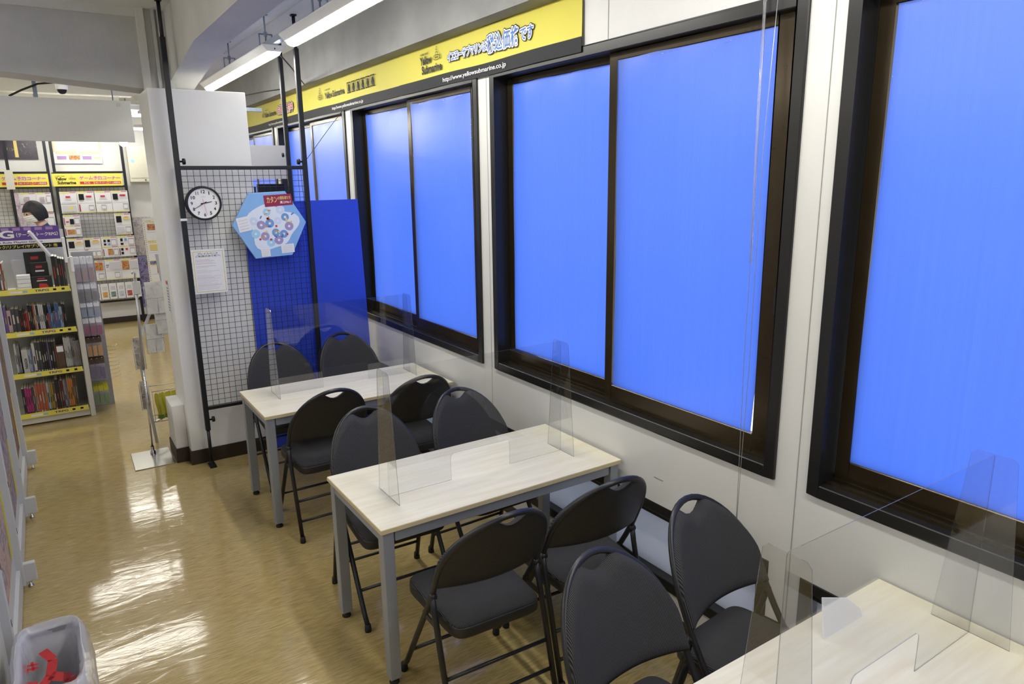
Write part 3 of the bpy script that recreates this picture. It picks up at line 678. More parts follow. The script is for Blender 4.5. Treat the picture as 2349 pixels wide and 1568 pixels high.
mat('pastel_lilac', (0.36, 0.30, 0.52), 0.5); mat('pastel_blue', (0.16, 0.34, 0.62), 0.5); mat('pastel_sky', (0.36, 0.62, 0.84), 0.5); mat('pastel_ice', (0.62, 0.70, 0.85), 0.5); mat('snow_print', (0.74, 0.80, 0.88), 0.5)
mb.build('picture', ['snow_print', 'pastel_blue', 'pastel_lilac', 'pastel_sky', 'pastel_ice'], hx, rec=False)
mb = MB()
for i in range(22):
    x, z = rnd.uniform(-0.12, 0.16), rnd.uniform(-0.12, 0.12); a = rnd.uniform(0, PI); w, h = (0.007, 0.007) if i % 2 else (0.011, 0.004)
    c, s = math.cos(a), math.sin(a)
    mb.poly([(x + c * p - s * q, y1 - 0.0014, z + s * p + c * q) for p, q in ((-w, -h), (w, -h), (w, h), (-w, h))], i % 4)
mk_ = mb.build('markers', ['orange_print', 'red_print', 'blue_print', 'gold_print'], hx, rec=False); mk_['kind'] = 'stuff'
for (x, z, w, h, a) in ((-0.215, -0.045, 0.085, 0.10, 0.18), (-0.08, -0.222, 0.062, 0.062, 0.05), (0.062, -0.205, 0.092, 0.062, 0.05)):
    mb = MB(); c, s = math.cos(a), math.sin(a); f = lambda p, q, d: (x + c * p - s * q, y1 - d, z + s * p + c * q)
    mb.poly([f(0, 0, 0.0016), f(w, 0, 0.0016), f(w, h, 0.0016), f(0, h, 0.0016)], 0)
    for k in range(4): mb.poly([f(w * 0.12, h * (0.15 + 0.2 * k), 0.002), f(w * 0.85, h * (0.15 + 0.2 * k), 0.002), f(w * 0.85, h * (0.20 + 0.2 * k), 0.002), f(w * 0.12, h * (0.20 + 0.2 * k), 0.002)], 1)
    mb.build('card_print', ['paper', 'palegrey_print'], hx, rec=False)
tg = MB().prism([(-0.028, -0.0225, 0.125), (0.168, -0.0225, 0.137), (0.160, -0.0225, 0.214), (-0.034, -0.0225, 0.204)], (0, -0.002, 0)).build('title_tag', 'crimson_print', hx); tg['label'] = 'dark red title tag'
du = Vector((1, 0, 0.05))
text('lettering', 'カタン', (-0.014, -0.0252, 0.150), du, (0, 0, 1), 0.075, 0.046, 'gold_print', hx, bold=0.02)
text('lettering', 'の開拓者たち', (0.064, -0.0252, 0.172), du, (0, 0, 1), 0.090, 0.024, 'gold_print', hx, bold=0.02)
text('lettering', '売上No.1', (0.078, -0.0252, 0.145), du, (0, 0, 1), 0.074, 0.020, 'white_print', hx, bold=0.03)

# ================================================================== BANNERS
UX, UY = (0, -1, 0), (0, 0, 1)
XBN = 2.006
def submarine(mb, o, ux, uy, s, w=0.035):
    """simple line drawing of a submarine"""
    o = Vector(o); ux = Vector(ux); uy = Vector(uy)
    def line(pts, closed=False):
        pts = [Vector((p[0], p[1])) for p in pts]
        k = len(pts); rng = range(k if closed else k - 1)
        for i in rng:
            a, b = pts[i], pts[(i + 1) % k]; d = (b - a).normalized() * w / 2; n = Vector((-d.y, d.x))
            mb.quad(*[o + ux * (q.x * s) + uy * (q.y * s) for q in (a - n - d, b - n + d, b + n + d, a + n - d)], 0)
    line([(0.5 + 0.5 * math.cos(2 * PI * i / 24), 0.28 + 0.17 * math.sin(2 * PI * i / 24)) for i in range(24)], True)
    line([(0.32, 0.44), (0.38, 0.62), (0.66, 0.62), (0.70, 0.44)]); line([(0.52, 0.62), (0.52, 0.98), (0.62, 0.98)]); line([(0.42, 0.80), (0.60, 0.80)])
    for x in (0.3, 0.5, 0.7): line([(x + 0.05 * math.cos(2 * PI * i / 8), 0.28 + 0.05 * math.sin(2 * PI * i / 8)) for i in range(8)], True)
    line([(0.98, 0.36), (1.08, 0.46), (1.08, 0.10), (0.98, 0.20)])
XB = 2.132
def outlined(body, o, w, h, cols, parent, x, offs, ux=UX, uy=UY, bold=0.02):
    """lettering with two surrounding outlines: each outline is the lettering widened all round (offs in metres)"""
    o = Vector(o); U_ = Vector(ux); V_ = Vector(uy); n = U_.cross(V_)
    base = text_mesh(body, bold); xs = [v.co.x for v in base.vertices]; ys = [v.co.y for v in base.vertices]
    x0, x1, y0, y1 = min(xs), max(xs), min(ys), max(ys)
    P2 = [((v.co.x - x0) / (x1 - x0) * w, (v.co.y - y0) / (y1 - y0) * h) for v in base.vertices]; F2 = [tuple(p.vertices) for p in base.polygons]
    for i, (c, of) in enumerate(zip(cols, offs)):
        mb = MB()
        for k in range(12 if of else 1):
            dx, dy = (of * math.cos(2 * PI * k / 12), of * math.sin(2 * PI * k / 12)) if of else (0, 0)
            mb.add([o + U_ * (p + dx) + V_ * (q + dy) + n * (0.0005 * i + 0.00001 * k) for p, q in P2], F2)
        mb.build('lettering', c, parent, rec=False)
def banner(ya, yb, label, sag):
    """ya > yb: the banner runs from far ya to near yb"""
    t = thing('banner', label, 'banner', (0, 0, 0), 0, 'yellow shop banners over the windows')
    def wv(u, k): return 0.004 * math.sin(7 * u + sag) + 0.003 * math.sin(15 * u + k + sag)
    def yel(u, v): return (XB - 0.0018 * math.sin(9 * u + 2 * v + sag), ya + (yb - ya) * u, 2.612 + 0.192 * v + (wv(u, 1) if v > 0.5 else 0.5 * wv(u, 2)))
    def blk(u, v): return (XB - 0.0030 - 0.0018 * math.sin(9 * u + sag), ya + (yb - ya) * u, 2.548 + 0.066 * v + 0.5 * wv(u, 2))
    MB().grid(yel, 40, 3).build('yellow_cloth', 'yellow_print', t, rec=False)
    MB().grid(blk, 40, 2).build('black_cloth', 'black_print', t, rec=False)
    return t
XT = XB - 0.0072
b3 = banner(4.595, 2.652, 'yellow and black shop banner with a blue outlined sentence above the windows', 0.4)
mb = MB(); submarine(mb, (XT, 4.085, 2.695), UX, UY, 0.085); mb.build('emblem', ['black_print'], b3, rec=False)
text('lettering', 'HOBBY BASE', (XT, 4.26, 2.752), UX, UY, 0.11, 0.012, 'black_print', b3)
text('lettering', 'Yellow', (XT, 4.265, 2.695), UX, UY, 0.155, 0.050, 'black_print', b3, bold=0.035)
text('lettering', 'Submarine', (XT, 4.245, 2.640), UX, UY, 0.265, 0.050, 'black_print', b3, bold=0.035)
outlined('イエローサブマリンは', (XT, 3.90, 2.672), 0.44, 0.052, ['black_print', 'white_print', 'blue_print'], b3, XT, [0.0095, 0.0050, 0])
outlined('税込価格', (XT, 3.455, 2.654), 0.31, 0.092, ['black_print', 'white_print', 'blue_print'], b3, XT, [0.0110, 0.0060, 0])
outlined('です', (XT, 3.135, 2.668), 0.115, 0.062, ['black_print', 'white_print', 'blue_print'], b3, XT, [0.0100, 0.0055, 0])
text('lettering', 'http://www.yellowsubmarine.co.jp', (XT, 3.97, 2.560), UX, UY, 0.70, 0.032, 'white_print', b3, bold=0.012)
b2 = banner(6.81, 4.60, 'yellow and black shop banner with a row of small black pictograms', 1.7)
mb = MB(); submarine(mb, (XT, 6.26, 2.665), UX, UY, 0.105); mb.build('emblem', ['black_print'], b2, rec=False)
text('lettering', 'HOBBY BASE', (XT, 6.07, 2.735), UX, UY, 0.13, 0.009, 'black_print', b2)
text('lettering', 'Yellow Submarine.', (XT, 6.08, 2.668), UX, UY, 0.47, 0.050, 'black_print', b2, bold=0.03)
mb = MB()
for i in range(6):
    y = 5.555 - i * 0.0945; w, z0, z1 = 0.076, 2.662, 2.742
    fr = 0.007
    for (a, b, c, d) in ((0, w, z0, z0 + fr), (0, w, z1 - fr, z1), (0, fr, z0, z1), (w - fr, w, z0, z1)): mb.quad((XT, y - a, c), (XT, y - b, c), (XT, y - b, d), (XT, y - a, d))
    rnd = random.Random(i); cx, cz = y - w / 2, (z0 + z1) / 2 - 0.006
    mb.poly([(XT, cx + 0.013 * math.cos(2 * PI * k / 10), cz + 0.024 + 0.009 * math.sin(2 * PI * k / 10)) for k in range(10)])
    mb.poly([(XT, cx + p * 0.010 * (1 + 0.5 * rnd.random()), cz + q * 0.024) for p, q in ((-1, -1), (1, -1), (1.6, 0.0), (0.8, 0.9), (-0.8, 0.8), (-1.7, 0.1))])
mb.build('pictograms', ['black_print'], b2, rec=False)
text('lettering', 'http://www.yellowsubmarine.co.jp', (XT, 5.92, 2.562), UX, UY, 0.68, 0.030, 'white_print', b2, bold=0.012)
b1 = banner(9.2, 6.815, 'yellow and black shop banner with red outlined writing, running behind the pillar', 2.9)
mb = MB(); submarine(mb, (XT, 8.10, 2.662), UX, UY, 0.09); mb.build('emblem', ['black_print'], b1, rec=False)
text('lettering', 'HOBBY BASE', (XT, 7.98, 2.728), UX, UY, 0.12, 0.009, 'black_print', b1)
text('lettering', 'Yellow Submarine.', (XT, 8.0, 2.660), UX, UY, 0.44, 0.050, 'black_print', b1, bold=0.03)
outlined('お買取受付中', (XT, 7.50, 2.650), 0.52, 0.085, ['black_print', 'white_print', 'red_print'], b1, XT, [0.0110, 0.0060, 0])
text('lettering', 'http://www.yellowsubmarine.co.jp', (XT, 7.87, 2.565), UX, UY, 0.68, 0.028, 'white_print', b1, bold=0.012)

# cables and cords
def cable(name, label, path, r, mt, cat='cable'):
    return tag(MB().tube(path, r, 6).build(name, mt), label, cat)
cable('cable', 'black cable drooping from the tube lamp to the top of the banner', [(1.46, 5.100, 2.87), (1.72, 5.62, 2.835), (2.012, 6.25, 2.802)], 0.005, 'cable_black')
cable('cable', 'thin black cable running along the concrete from the pillar to the banner', [(2.012, 8.6, 2.93), (2.008, 8.1, 2.90), (2.008, 7.5, 2.87), (2.010, 6.9, 2.83)], 0.005, 'cable_black')
cable('guy_wire', 'thin wire stretched from the mesh panel pole to the window head', [(1.648, 5.22, 2.14), (1.9, 5.46, 2.36), (2.13, 5.70, 2.545)], 0.0022, 'cable_black', 'wire')
cable('guy_wire', 'thin wire hanging down beside the clamp knob of the mesh panel pole', [(1.60, 5.20, 2.13), (1.605, 5.20, 1.95), (1.61, 5.19, 1.83)], 0.0018, 'cable_black', 'wire')
bc = thing('blind_cord', 'pull cords and clear wand hanging in front of the middle window', 'cord', (2.11, 1.637, 0.620))
for dy in (-0.012, 0.012): MB().tube([(0, dy * 0.1, 0.03), (0, dy * 0.3, 0.25), (0, dy, 0.7), (0, dy, 1.47), (0.01, dy * 2, 1.94), (0.028, dy * 2.4, 1.955)], 0.0011, 5).build('cord', 'wire_grey', bc)
MB().lathe([(0, 0), (0.004, 0.002), (0.005, 0.02), (0.003, 0.032), (0, 0.032)], (0, 0, 0), 10).build('cord_knob', 'plastic_white', bc)
MB().tube([(0.0, 0.010, 1.07), (0.0, 0.018, 1.57), (0.01, 0.026, 1.955)], 0.0055, 8).build('wand', 'clear_pack', bc)

# ================================================================== AISLE SIDE: GREY GONDOLA BACKS WITH POSTERS
gd = thing('display_gondola', 'grey steel display rack back with posters along the aisle', 'rack', (-0.33, 0, 0))
for yy in (5.90, 4.97, 4.06, 3.15, 2.24):
    p = MB().box(-0.035, 0.012, yy - 0.022, yy + 0.022, 0.02, 1.50).build('post', 'gondola_grey', gd, 0.002, 1)
    f = MB().box(0.0, 0.062, yy - 0.016, yy + 0.016, 0.035, 0.135).build('foot', 'gondola_grey', p, 0.003, 1)
    MB().lathe([(0, 0), (0.012, 0), (0.012, 0.01), (0.005, 0.012), (0.005, 0.04)], (0.03, yy, 0), 10).build('leveller', 'chrome', f)
    mb = MB()
    for z in (0.10, 0.30, 0.55): mb.box(0.0122, 0.0135, yy - 0.004, yy + 0.004, z, z + 0.03)
    mb.build('slots', 'black_metal', p)
for k, yy in enumerate((5.435, 4.515, 3.605, 2.695)):
    MB().box(-0.03, -0.018, yy - 0.44, yy + 0.44, 0.03, 1.48).build('back_panel', 'gondola_grey', gd)
    MB().box(-0.02, -0.002, yy - 0.43, yy + 0.43, 0.015, 0.115).build('kick_plate', 'gondola_grey', gd)
MB().box(-0.46, -0.036, 2.22, 5.92, 0.0, 0.13).build('base_deck', 'gondola_grey', gd, 0.003, 1)
for z in (0.48, 0.82, 1.16): MB().box(-0.36, -0.036, 2.22, 5.92, z - 0.02, z).build('shelf_board', 'gondola_grey', gd, 0.002, 1)
art('art_amber', [(0.03, 0.02, 0.03), (0.10, 0.05, 0.04), (0.26, 0.16, 0.05), (0.10, 0.08, 0.16), (0.45, 0.36, 0.20)], 9, 0.6, 6)
art('art_violet', [(0.03, 0.03, 0.08), (0.12, 0.10, 0.24), (0.36, 0.32, 0.34), (0.24, 0.14, 0.08), (0.55, 0.50, 0.38)], 7, 0.6, 6)
art('art_rose', [(0.50, 0.44, 0.34), (0.46, 0.24, 0.17), (0.52, 0.42, 0.36), (0.24, 0.18, 0.26), (0.60, 0.58, 0.50)], 7, 0.6, 6)
for k, (ya, yb, z0, z1, a, lab) in enumerate([(5.02, 5.80, 0.24, 1.35, 'art_amber', 'dark amber picture poster on the rack back closest to the bookshelf'), (4.12, 4.88, 0.22, 1.25, 'art_violet', 'violet and brown picture poster with yellow corner on the rack back'), (3.25, 3.98, 0.24, 1.25, 'art_rose', 'pale rose picture poster with yellow strip on the rack back')]):
    p = thing('poster', lab, 'poster', (-0.346, ya, z0)); w = yb - ya; h = z1 - z0
    MB().box(-0.0006, 0.0006, 0, w, 0, h).build('sheet', a, p)
    mb = MB().quad((0.0012, w * 0.86, 0.0), (0.0012, w, 0.0), (0.0012, w, h * 0.34), (0.0012, w * 0.9, h * 0.34), 0)
    mb.quad((0.0012, w * 0.1, h * 0.9), (0.0012, w * 0.5, h * 0.9), (0.0012, w * 0.5, h * 0.97), (0.0012, w * 0.1, h * 0.97), 0)
    mb.build('print', ['yellow_print' if k != 0 else 'gold_print'], p, rec=False)
for o in bpy.data.objects:
    if o.name.startswith('poster'): o.location.x = -0.345 + 0.0

# waste bin with bag
bn = thing('waste_bin', 'white waste bin lined with a clear plastic bag beside the grey rack', 'bin', (-0.190, 2.775, 0))
def rr(hx, hy, n=40, ex=0.35):
    out = []
    for i in range(n):
        a = 2 * PI * i / n; c, s = math.cos(a), math.sin(a); out.append((hx * math.copysign(abs(c) ** ex, c), hy * math.copysign(abs(s) ** ex, s)))
    return out
def loft(levels, name, mt, parent, cap0=True, jitter=0, seed=0):
    n = 40 if not jitter else 96
    if jitter:
        fine = []
        for (a, b) in zip(levels[:-1], levels[1:]):
            for k in range(4): fine.append(tuple(a[i] + (b[i] - a[i]) * k / 4 for i in range(3)))
        levels = fine + [levels[-1]]
    mb = MB(); vs = []
    for li, (z, hx, hy) in enumerate(levels):
        for i, (x, y) in enumerate(rr(hx, hy, n)):
            q = Vector((x * 16, y * 16, z * 16 + seed)); d = (noise.noise(q) + 0.6 * abs(noise.noise(q * 2.3)) + 0.35 * noise.noise(q * 5.1)) * jitter
            r = math.hypot(x, y); vs.append((x + x / r * d, y + y / r * d, z + noise.noise(Vector((x * 22, y * 22, seed))) * jitter * 0.7))
    mb.add(vs, [(i * n + j, i * n + (j + 1) % n, (i + 1) * n + (j + 1) % n, (i + 1) * n + j) for i in range(len(levels) - 1) for j in range(n)], 0, True)
    if cap0: mb.add(vs[:n], [tuple(range(n - 1, -1, -1))])
    return mb.build(name, mt, parent, rec=False)
loft([(0.0, 0.085, 0.19), (0.30, 0.100, 0.215), (0.345, 0.103, 0.22), (0.347, 0.099, 0.216), (0.30, 0.096, 0.210), (0.02, 0.080, 0.185)], 'bucket', 'plastic_white', bn)
MB().box(-0.075, 0.085, 0.2045, 0.2085, 0.318, 0.336).build('rim_grip', 'seam', bn)
loft([(0.17, 0.128, 0.250), (0.22, 0.132, 0.256), (0.30, 0.124, 0.246), (0.350, 0.112, 0.232), (0.364, 0.101, 0.219), (0.345, 0.086, 0.203), (0.26, 0.078, 0.194), (0.10, 0.062, 0.172), (0.05, 0.04, 0.14)], 'bin_bag', 'bag_film', bn, False, 0.011, 4)
mb = MB(); rnd = random.Random(5)
def strip(pts, w, z0):
    for i in range(len(pts) - 1):
        a, b = Vector(pts[i]), Vector(pts[i + 1]); d = (b - a).normalized(); n = Vector((-d.y, d.x)) * w
        f = lambda p: (p.x, p.y, z0 + 0.35 * (p.y + 0.1) * 0.5)
        mb.quad(f(a - n), f(b - n), f(b + n), f(a + n))
for p, w in (([(-0.03, 0.16), (0.0, 0.10), (-0.01, 0.02), (-0.06, -0.05)], 0.016), ([(-0.01, 0.02), (0.05, -0.02), (0.06, -0.10)], 0.020), ([(-0.09, 0.02), (-0.05, 0.0)], 0.010), ([(-0.10, 0.11), (-0.045, 0.10)], 0.005), ([(-0.10, 0.09), (-0.045, 0.08)], 0.005), ([(-0.09, 0.12), (-0.08, 0.07)], 0.005), ([(-0.065, 0.12), (-0.06, 0.07)], 0.005), ([(-0.06, -0.05), (0.06, -0.10)], 0.022)): strip(p, w, 0.235)
mb.build('red_print', 'red_print', bn, rec=False)

# ================================================================== SIGN STAND AND LEAFLET RACK BY THE PILLAR
ss = thing('sign_stand', 'chrome sign stand with square steel base plate on the floor by the pillar', 'stand', (0.462, 5.70, 0))
MB().prism([(-0.152, -0.30, 0), (0.115, -0.305, 0), (0.115, 0.075, 0), (-0.145, 0.08, 0)], (0, 0, 0.006)).build('base_plate', 'brushed_steel', ss, 0.002, 1)
MB().lathe([(0.02, 0.006), (0.02, 0.02), (0.012, 0.03), (0.012, 0.06)], (0, 0, 0), 14).build('socket', 'chrome', ss)
MB().tube([(0, 0, 0.02), (0.012, 0, 0.70)], 0.007, 10).build('pole', 'chrome', ss)
MB().tube([(0.012, 0, 0.66), (0.036, 0, 1.33)], 0.010, 10).build('upper_pole', 'wire_grey', ss)
MB().box(0.015, 0.060, -0.016, 0.010, 1.22, 1.31).build('clip', 'gondola_grey', ss, 0.003, 1)
MB().tube([(0.036, 0, 1.33), (0.040, -0.004, 1.37), (0.030, -0.012, 1.385), (0.018, -0.016, 1.37)], 0.006, 8).build('hook', 'chrome', ss)
lr = thing('leaflet_rack', 'grey wire leaflet rack with clear pockets between pillar and bookshelf', 'rack', (0.52, 5.95, 0))
MB().bar((0.0, 0, 0), (-0.055, 0, 0.86), 0.022, 0.008, 0, (0, 1, 0)).build('upright', 'wire_grey', lr)
MB().bar((0.30, 0.30, 0), (0.20, 0.30, 1.45), 0.022, 0.008, 0, (0, 1, 0)).build('upright', 'wire_grey', lr)
MB().bar((-0.055, -0.01, 0.78), (0.16, 0.12, 1.18), 0.022, 0.008, 0, (0, 1, 0)).build('brace', 'wire_grey', lr)
MB().bar((0.0, 0.0, 0.17), (0.30, 0.30, 0.17), 0.02, 0.008).build('brace', 'wire_grey', lr)
def pocket(x, y, z, w, h, name='pocket'):
    mb = MB()
    mb.tube([(x, y, z + h), (x, y - 0.03, z), (x + w, y - 0.03, z), (x + w, y, z + h)], 0.0028, 6)
    mb.tube([(x, y - 0.012, z + h * 0.6), (x, y - 0.045, z + h * 0.58), (x + w, y - 0.045, z + h * 0.58), (x + w, y - 0.012, z + h * 0.6)], 0.0025, 6)
    mb.tube([(x + w * 0.5, y - 0.03, z), (x + w * 0.5, y - 0.045, z + h * 0.58)], 0.0022, 6)
    return mb.build(name, 'wire_grey', lr)
PK = [(0.05, 0.02, 1.02, 0.16, 0.22), (0.10, 0.02, 0.86, 0.16, 0.20), (0.02, 0.02, 0.72, 0.12, 0.20), (-0.08, -0.04, 0.62, 0.07, 0.22), (-0.075, -0.04, 0.30, 0.06, 0.20)]
art('leaflet_pale', [(0.55, 0.55, 0.52), (0.68, 0.68, 0.66), (0.75, 0.74, 0.70), (0.50, 0.55, 0.50)], 12)
art('leaflet_dark', [(0.10, 0.09, 0.09), (0.32, 0.28, 0.24), (0.52, 0.48, 0.45), (0.20, 0.14, 0.18)], 12)
for i, (x, y, z, w, h) in enumerate(PK):
    pocket(x, y, z, w, h)
    tag(MB().prism([(0.52 + x + 0.006, 5.95 + y - 0.034, z + 0.006), (0.52 + x + w - 0.006, 5.95 + y - 0.034, z + 0.006), (0.52 + x + w - 0.006, 5.95 + y - 0.006, z + h * 1.12), (0.52 + x + 0.006, 5.95 + y - 0.006, z + h * 1.12)], (0, 0.006, 0)).build('leaflet', 'leaflet_pale' if i < 3 else 'leaflet_dark'),
        ['pale leaflet in the topmost wire pocket of the leaflet rack', 'pale leaflet in the middle wire pocket of the leaflet rack', 'pale leaflet in the lowest pocket beside the rack brace', 'dark leaflet in the narrow pocket on the outer side of the leaflet rack', 'dark leaflet in the low outer pocket of the leaflet rack'][i], 'leaflet', 'leaflets in the wire rack')
mb = MB(); bx0, bx1, by0, by1, bz0, bz1 = 0.005, 0.27, -0.06, 0.12, 0.185, 0.43
for z in (bz0, bz1): mb.tube([(bx0, by0, z), (bx1, by0, z), (bx1, by1, z), (bx0, by1, z)], 0.003, 6, 0, True)
for i in range(7): x = bx0 + (bx1 - bx0) * i / 6; mb.tube([(x, by0, bz0), (x, by0, bz1)], 0.0016, 5)
mb.build('basket', 'wire_grey', lr)
for i in range(4):
    x = 0.545 + i * 0.048
    mb = MB().grid(lambda u, v: (x + 0.050 * u + 0.006 * math.sin(6 * v), 5.905 + 0.012 * i % 3 * 0.01 + 0.010 * math.sin(PI * u) * -1 + 0.01 * i, 0.20 + 0.20 * v + 0.006 * math.sin(9 * u)), 6, 8)
    mb.grid(lambda u, v: (x + 0.050 * u + 0.006 * math.sin(6 * v), 5.905 + 0.012 * math.sin(PI * u) + 0.01 * i + 0.012, 0.20 + 0.20 * v + 0.006 * math.sin(9 * u)), 6, 8)
    o = mb.build('yellow_bag', 'bag_yellow', None, rec=False); tag(o, 'folded yellow plastic bag in the wire basket, %s from the rack upright' % ['first', 'second', 'third', 'fourth'][i], 'bag', 'yellow bags in the wire basket')
    MB().quad((x + 0.006, 5.892 + 0.01 * i, 0.205), (x + 0.046, 5.892 + 0.01 * i, 0.205), (x + 0.046, 5.892 + 0.01 * i, 0.235), (x + 0.006, 5.892 + 0.01 * i, 0.235)).build('print', 'bag_green', o, rec=False)

# ================================================================== BOOKSHELF
bs = thing('bookshelf', 'cream steel bookshelf with yellow label strips and a purple header sign', 'bookshelf', (0, 7.0, 0))
SX0, SX1, SD = -0.78, 0.135, 0.36
for xp in (SX0, SX1 - 0.0):
    p = MB().box(xp - 0.008, xp + 0.030, 0.0, 0.045, 0.0, 1.40).build('post', 'shelf_cream', bs, 0.002, 1)
MB().box(SX0, SX1, SD, SD + 0.012, 0.05, 1.62).build('back_panel', 'gondola_grey', bs)
for xp in (SX0, SX1 - 0.012): MB().box(xp, xp + 0.012, 0.03, SD, 0.04, 1.38).build('side_panel', 'gondola_grey', bs)
MB().box(SX0 + 0.01, SX1 - 0.012, 0.015, SD, 0.015, 0.075).build('plinth', 'shelf_cream', bs)
SH = [1.140, 0.790, 0.438, 0.088]
for z in SH:
    b = MB().box(SX0 + 0.01, SX1 - 0.014, -0.005, SD, z - 0.020, z).build('shelf_board', 'shelf_cream', bs)
    st = MB().box(SX0 + 0.01, SX1 - 0.02, -0.012, -0.006, z - 0.016, z + 0.026).build('label_strip', 'yellow_sign', b); st['label'] = 'yellow price strip'
    mb = MB(); yy = -0.0128
    for (xa, xb, c) in ((-0.305, -0.22, 0), (-0.215, -0.185, 1)): mb.quad((xa, yy, z - 0.004), (xb, yy, z - 0.004), (xb, yy, z + 0.013), (xa, yy, z + 0.013), c)
    for xa in (-0.005, 0.055): mb.quad((xa, yy, z - 0.002), (xa + 0.022, yy, z - 0.002), (xa + 0.022, yy, z + 0.014), (xa, yy, z + 0.014), 2)
    mb.build('print', ['paper', 'lightblue_print', 'black_print'], b, rec=False)
    text('lettering', 'TRPG', (-0.135, yy, z - 0.003), (1, 0, 0), (0, 0, 1), 0.10, 0.018, 'purple_print', b, bold=0.03)
hd = MB().box(-0.78, 0.103, 0.0, 0.012, 1.545, 1.670).build('header_sign', 'purple_print', bs); hd['label'] = 'purple header sign with white lettering'
MB().box(-0.78, 0.106, -0.004, 0.0, 1.530, 1.562).build('header_strip', 'plastic_white', bs)
MB().box(-0.78, 0.108, -0.006, 0.008, 1.492, 1.532).build('header_strip', 'black_print', bs)
mb = MB()
mat('mauve_print', (0.40, 0.24, 0.52), 0.5)
for i in range(11): mb.quad((-0.74 + i * 0.075, -0.001, 1.640), (-0.69 + i * 0.075, -0.001, 1.640), (-0.69 + i * 0.075, -0.001, 1.663), (-0.74 + i * 0.075, -0.001, 1.663))
mb.build('print', ['mauve_print'], hd, rec=False)
text('lettering', 'TRPG', (-0.555, -0.002, 1.580), (1, 0, 0), (0, 0, 1), 0.345, 0.062, 'plastic_white', hd, bold=0.035)
text('lettering', '（テーブルトークRPG）', (-0.195, -0.002, 1.588), (1, 0, 0), (0, 0, 1), 0.285, 0.034, 'plastic_white', hd, bold=0.02)
text('lettering', 'Table Talk Role Playing Games', (-0.445, -0.006, 1.536), (1, 0, 0), (0, 0, 1), 0.42, 0.020, 'purple_print', hd, bold=0.02)
text('lettering', 'ルールブック/リプレイ/サプリメント 他', (-0.45, -0.0075, 1.499), (1, 0, 0), (0, 0, 1), 0.525, 0.027, 'yellow_sign', hd, bold=0.015)
MB().bar((-0.105, -0.16, 1.640), (0.012, -0.01, 1.425), 0.022, 0.022).build('header_arm', 'plastic_white', bs, 0.003, 1)
for xp, z0, z1 in ((0.110, 1.36, 1.57), (0.146, 1.28, 1.41)): MB().box(xp, xp + 0.022, -0.012, 0.012, z0, z1).build('header_post', 'plastic_white', bs, 0.003, 1)
# books: (colour, thickness, height, count)
BC = {'black': (0.02, 0.02, 0.022), 'dark grey': (0.07, 0.07, 0.075), 'grey': (0.30, 0.30, 0.31), 'white': (0.70, 0.70, 0.68), 'red': (0.42, 0.03, 0.03), 'dark red': (0.14, 0.015, 0.02), 'blue': (0.08, 0.16, 0.42), 'pale blue': (0.42, 0.55, 0.70), 'teal': (0.10, 0.30, 0.34), 'cream': (0.62, 0.56, 0.42), 'ochre': (0.40, 0.28, 0.06), 'orange': (0.62, 0.24, 0.05), 'brown': (0.13, 0.08, 0.05), 'magenta': (0.48, 0.04, 0.20), 'brick red': (0.50, 0.13, 0.07), 'purple': (0.18, 0.12, 0.34), 'pink': (0.60, 0.42, 0.44)}
for k, c in BC.items(): mat('book_' + k, [q * 0.72 + 0.02 * sum(c) / 3 for q in c], 0.4, var=0.25, vscale=18, stretch=(1, 1, 0.5))
SHELFNAME = ['top', 'second', 'third', 'bottom']
seen_books = {}
def book(shelf, x, w, h, col, d=0.21, lean=0.0, y=7.035, z=None, lab=None, title=None, spine2=None):
    z = SH[shelf] + 0.001 if z is None else z
    o = thing('book', '', 'book', (x, y, z)); o.rotation_euler = (0, lean, 0)
    MB().box(0, w, 0, d, 0, h).build('cover', 'book_' + col, o, 0.0012, 1)
    MB().box(0.0015, w - 0.0015, 0.004, d + 0.0005, h - 0.002, h + 0.0006).build('pages', 'paper_cream', o)
    s2 = spine2 or (random.Random(int(x * 7000)).choice(['white', 'cream', 'grey', 'ochre', 'grey', 'red']) if col in ('black', 'dark grey', 'red', 'dark red', 'blue', 'brown', 'purple', 'brick red') else 'black')
    mb = MB(); rnd = random.Random(int(x * 9000) + shelf); a = h * rnd.uniform(0.30, 0.45)
    e = a + h * rnd.uniform(0.18, 0.40); mb.quad((w * 0.3, -0.0006, a), (w * 0.7, -0.0006, a), (w * 0.7, -0.0006, e), (w * 0.3, -0.0006, e))
    mb.quad((w * 0.2, -0.0006, h * 0.06), (w * 0.8, -0.0006, h * 0.06), (w * 0.8, -0.0006, h * 0.11), (w * 0.2, -0.0006, h * 0.11))
    if title:
        text('lettering', title, (w * 0.82, -0.0008, h * 0.25), (0, 0, 1), (-1, 0, 0), h * 0.42, w * 0.55, 'black_print', o, bold=0.03)
    else: mb.build('spine_print', 'book_' + s2, o, rec=False)
    o['label'] = lab or ('slim ' if w < 0.014 else ('thick ' if w > 0.026 else '')) + '%s-spined book on the %s shelf of the bookshelf' % (col, SHELFNAME[shelf])
    o['group'] = 'books on the %s shelf' % SHELFNAME[shelf]
    return o
def row(shelf, x, spec, gap=0.0012):
    for col, w, h, n, *r in spec:
        for k in range(n):
            if x + w > SX1 - 0.02: return
            book(shelf, x, w, h * (1 - 0.015 * ((k * 7) % 3)), col, lean=(r[0] if r else 0.0)); x += w + gap
row(0, -0.375, [('dark grey', 0.010, 0.25, 2), ('white', 0.012, 0.25, 1), ('red', 0.008, 0.24, 1), ('cream', 0.008, 0.245, 1)])
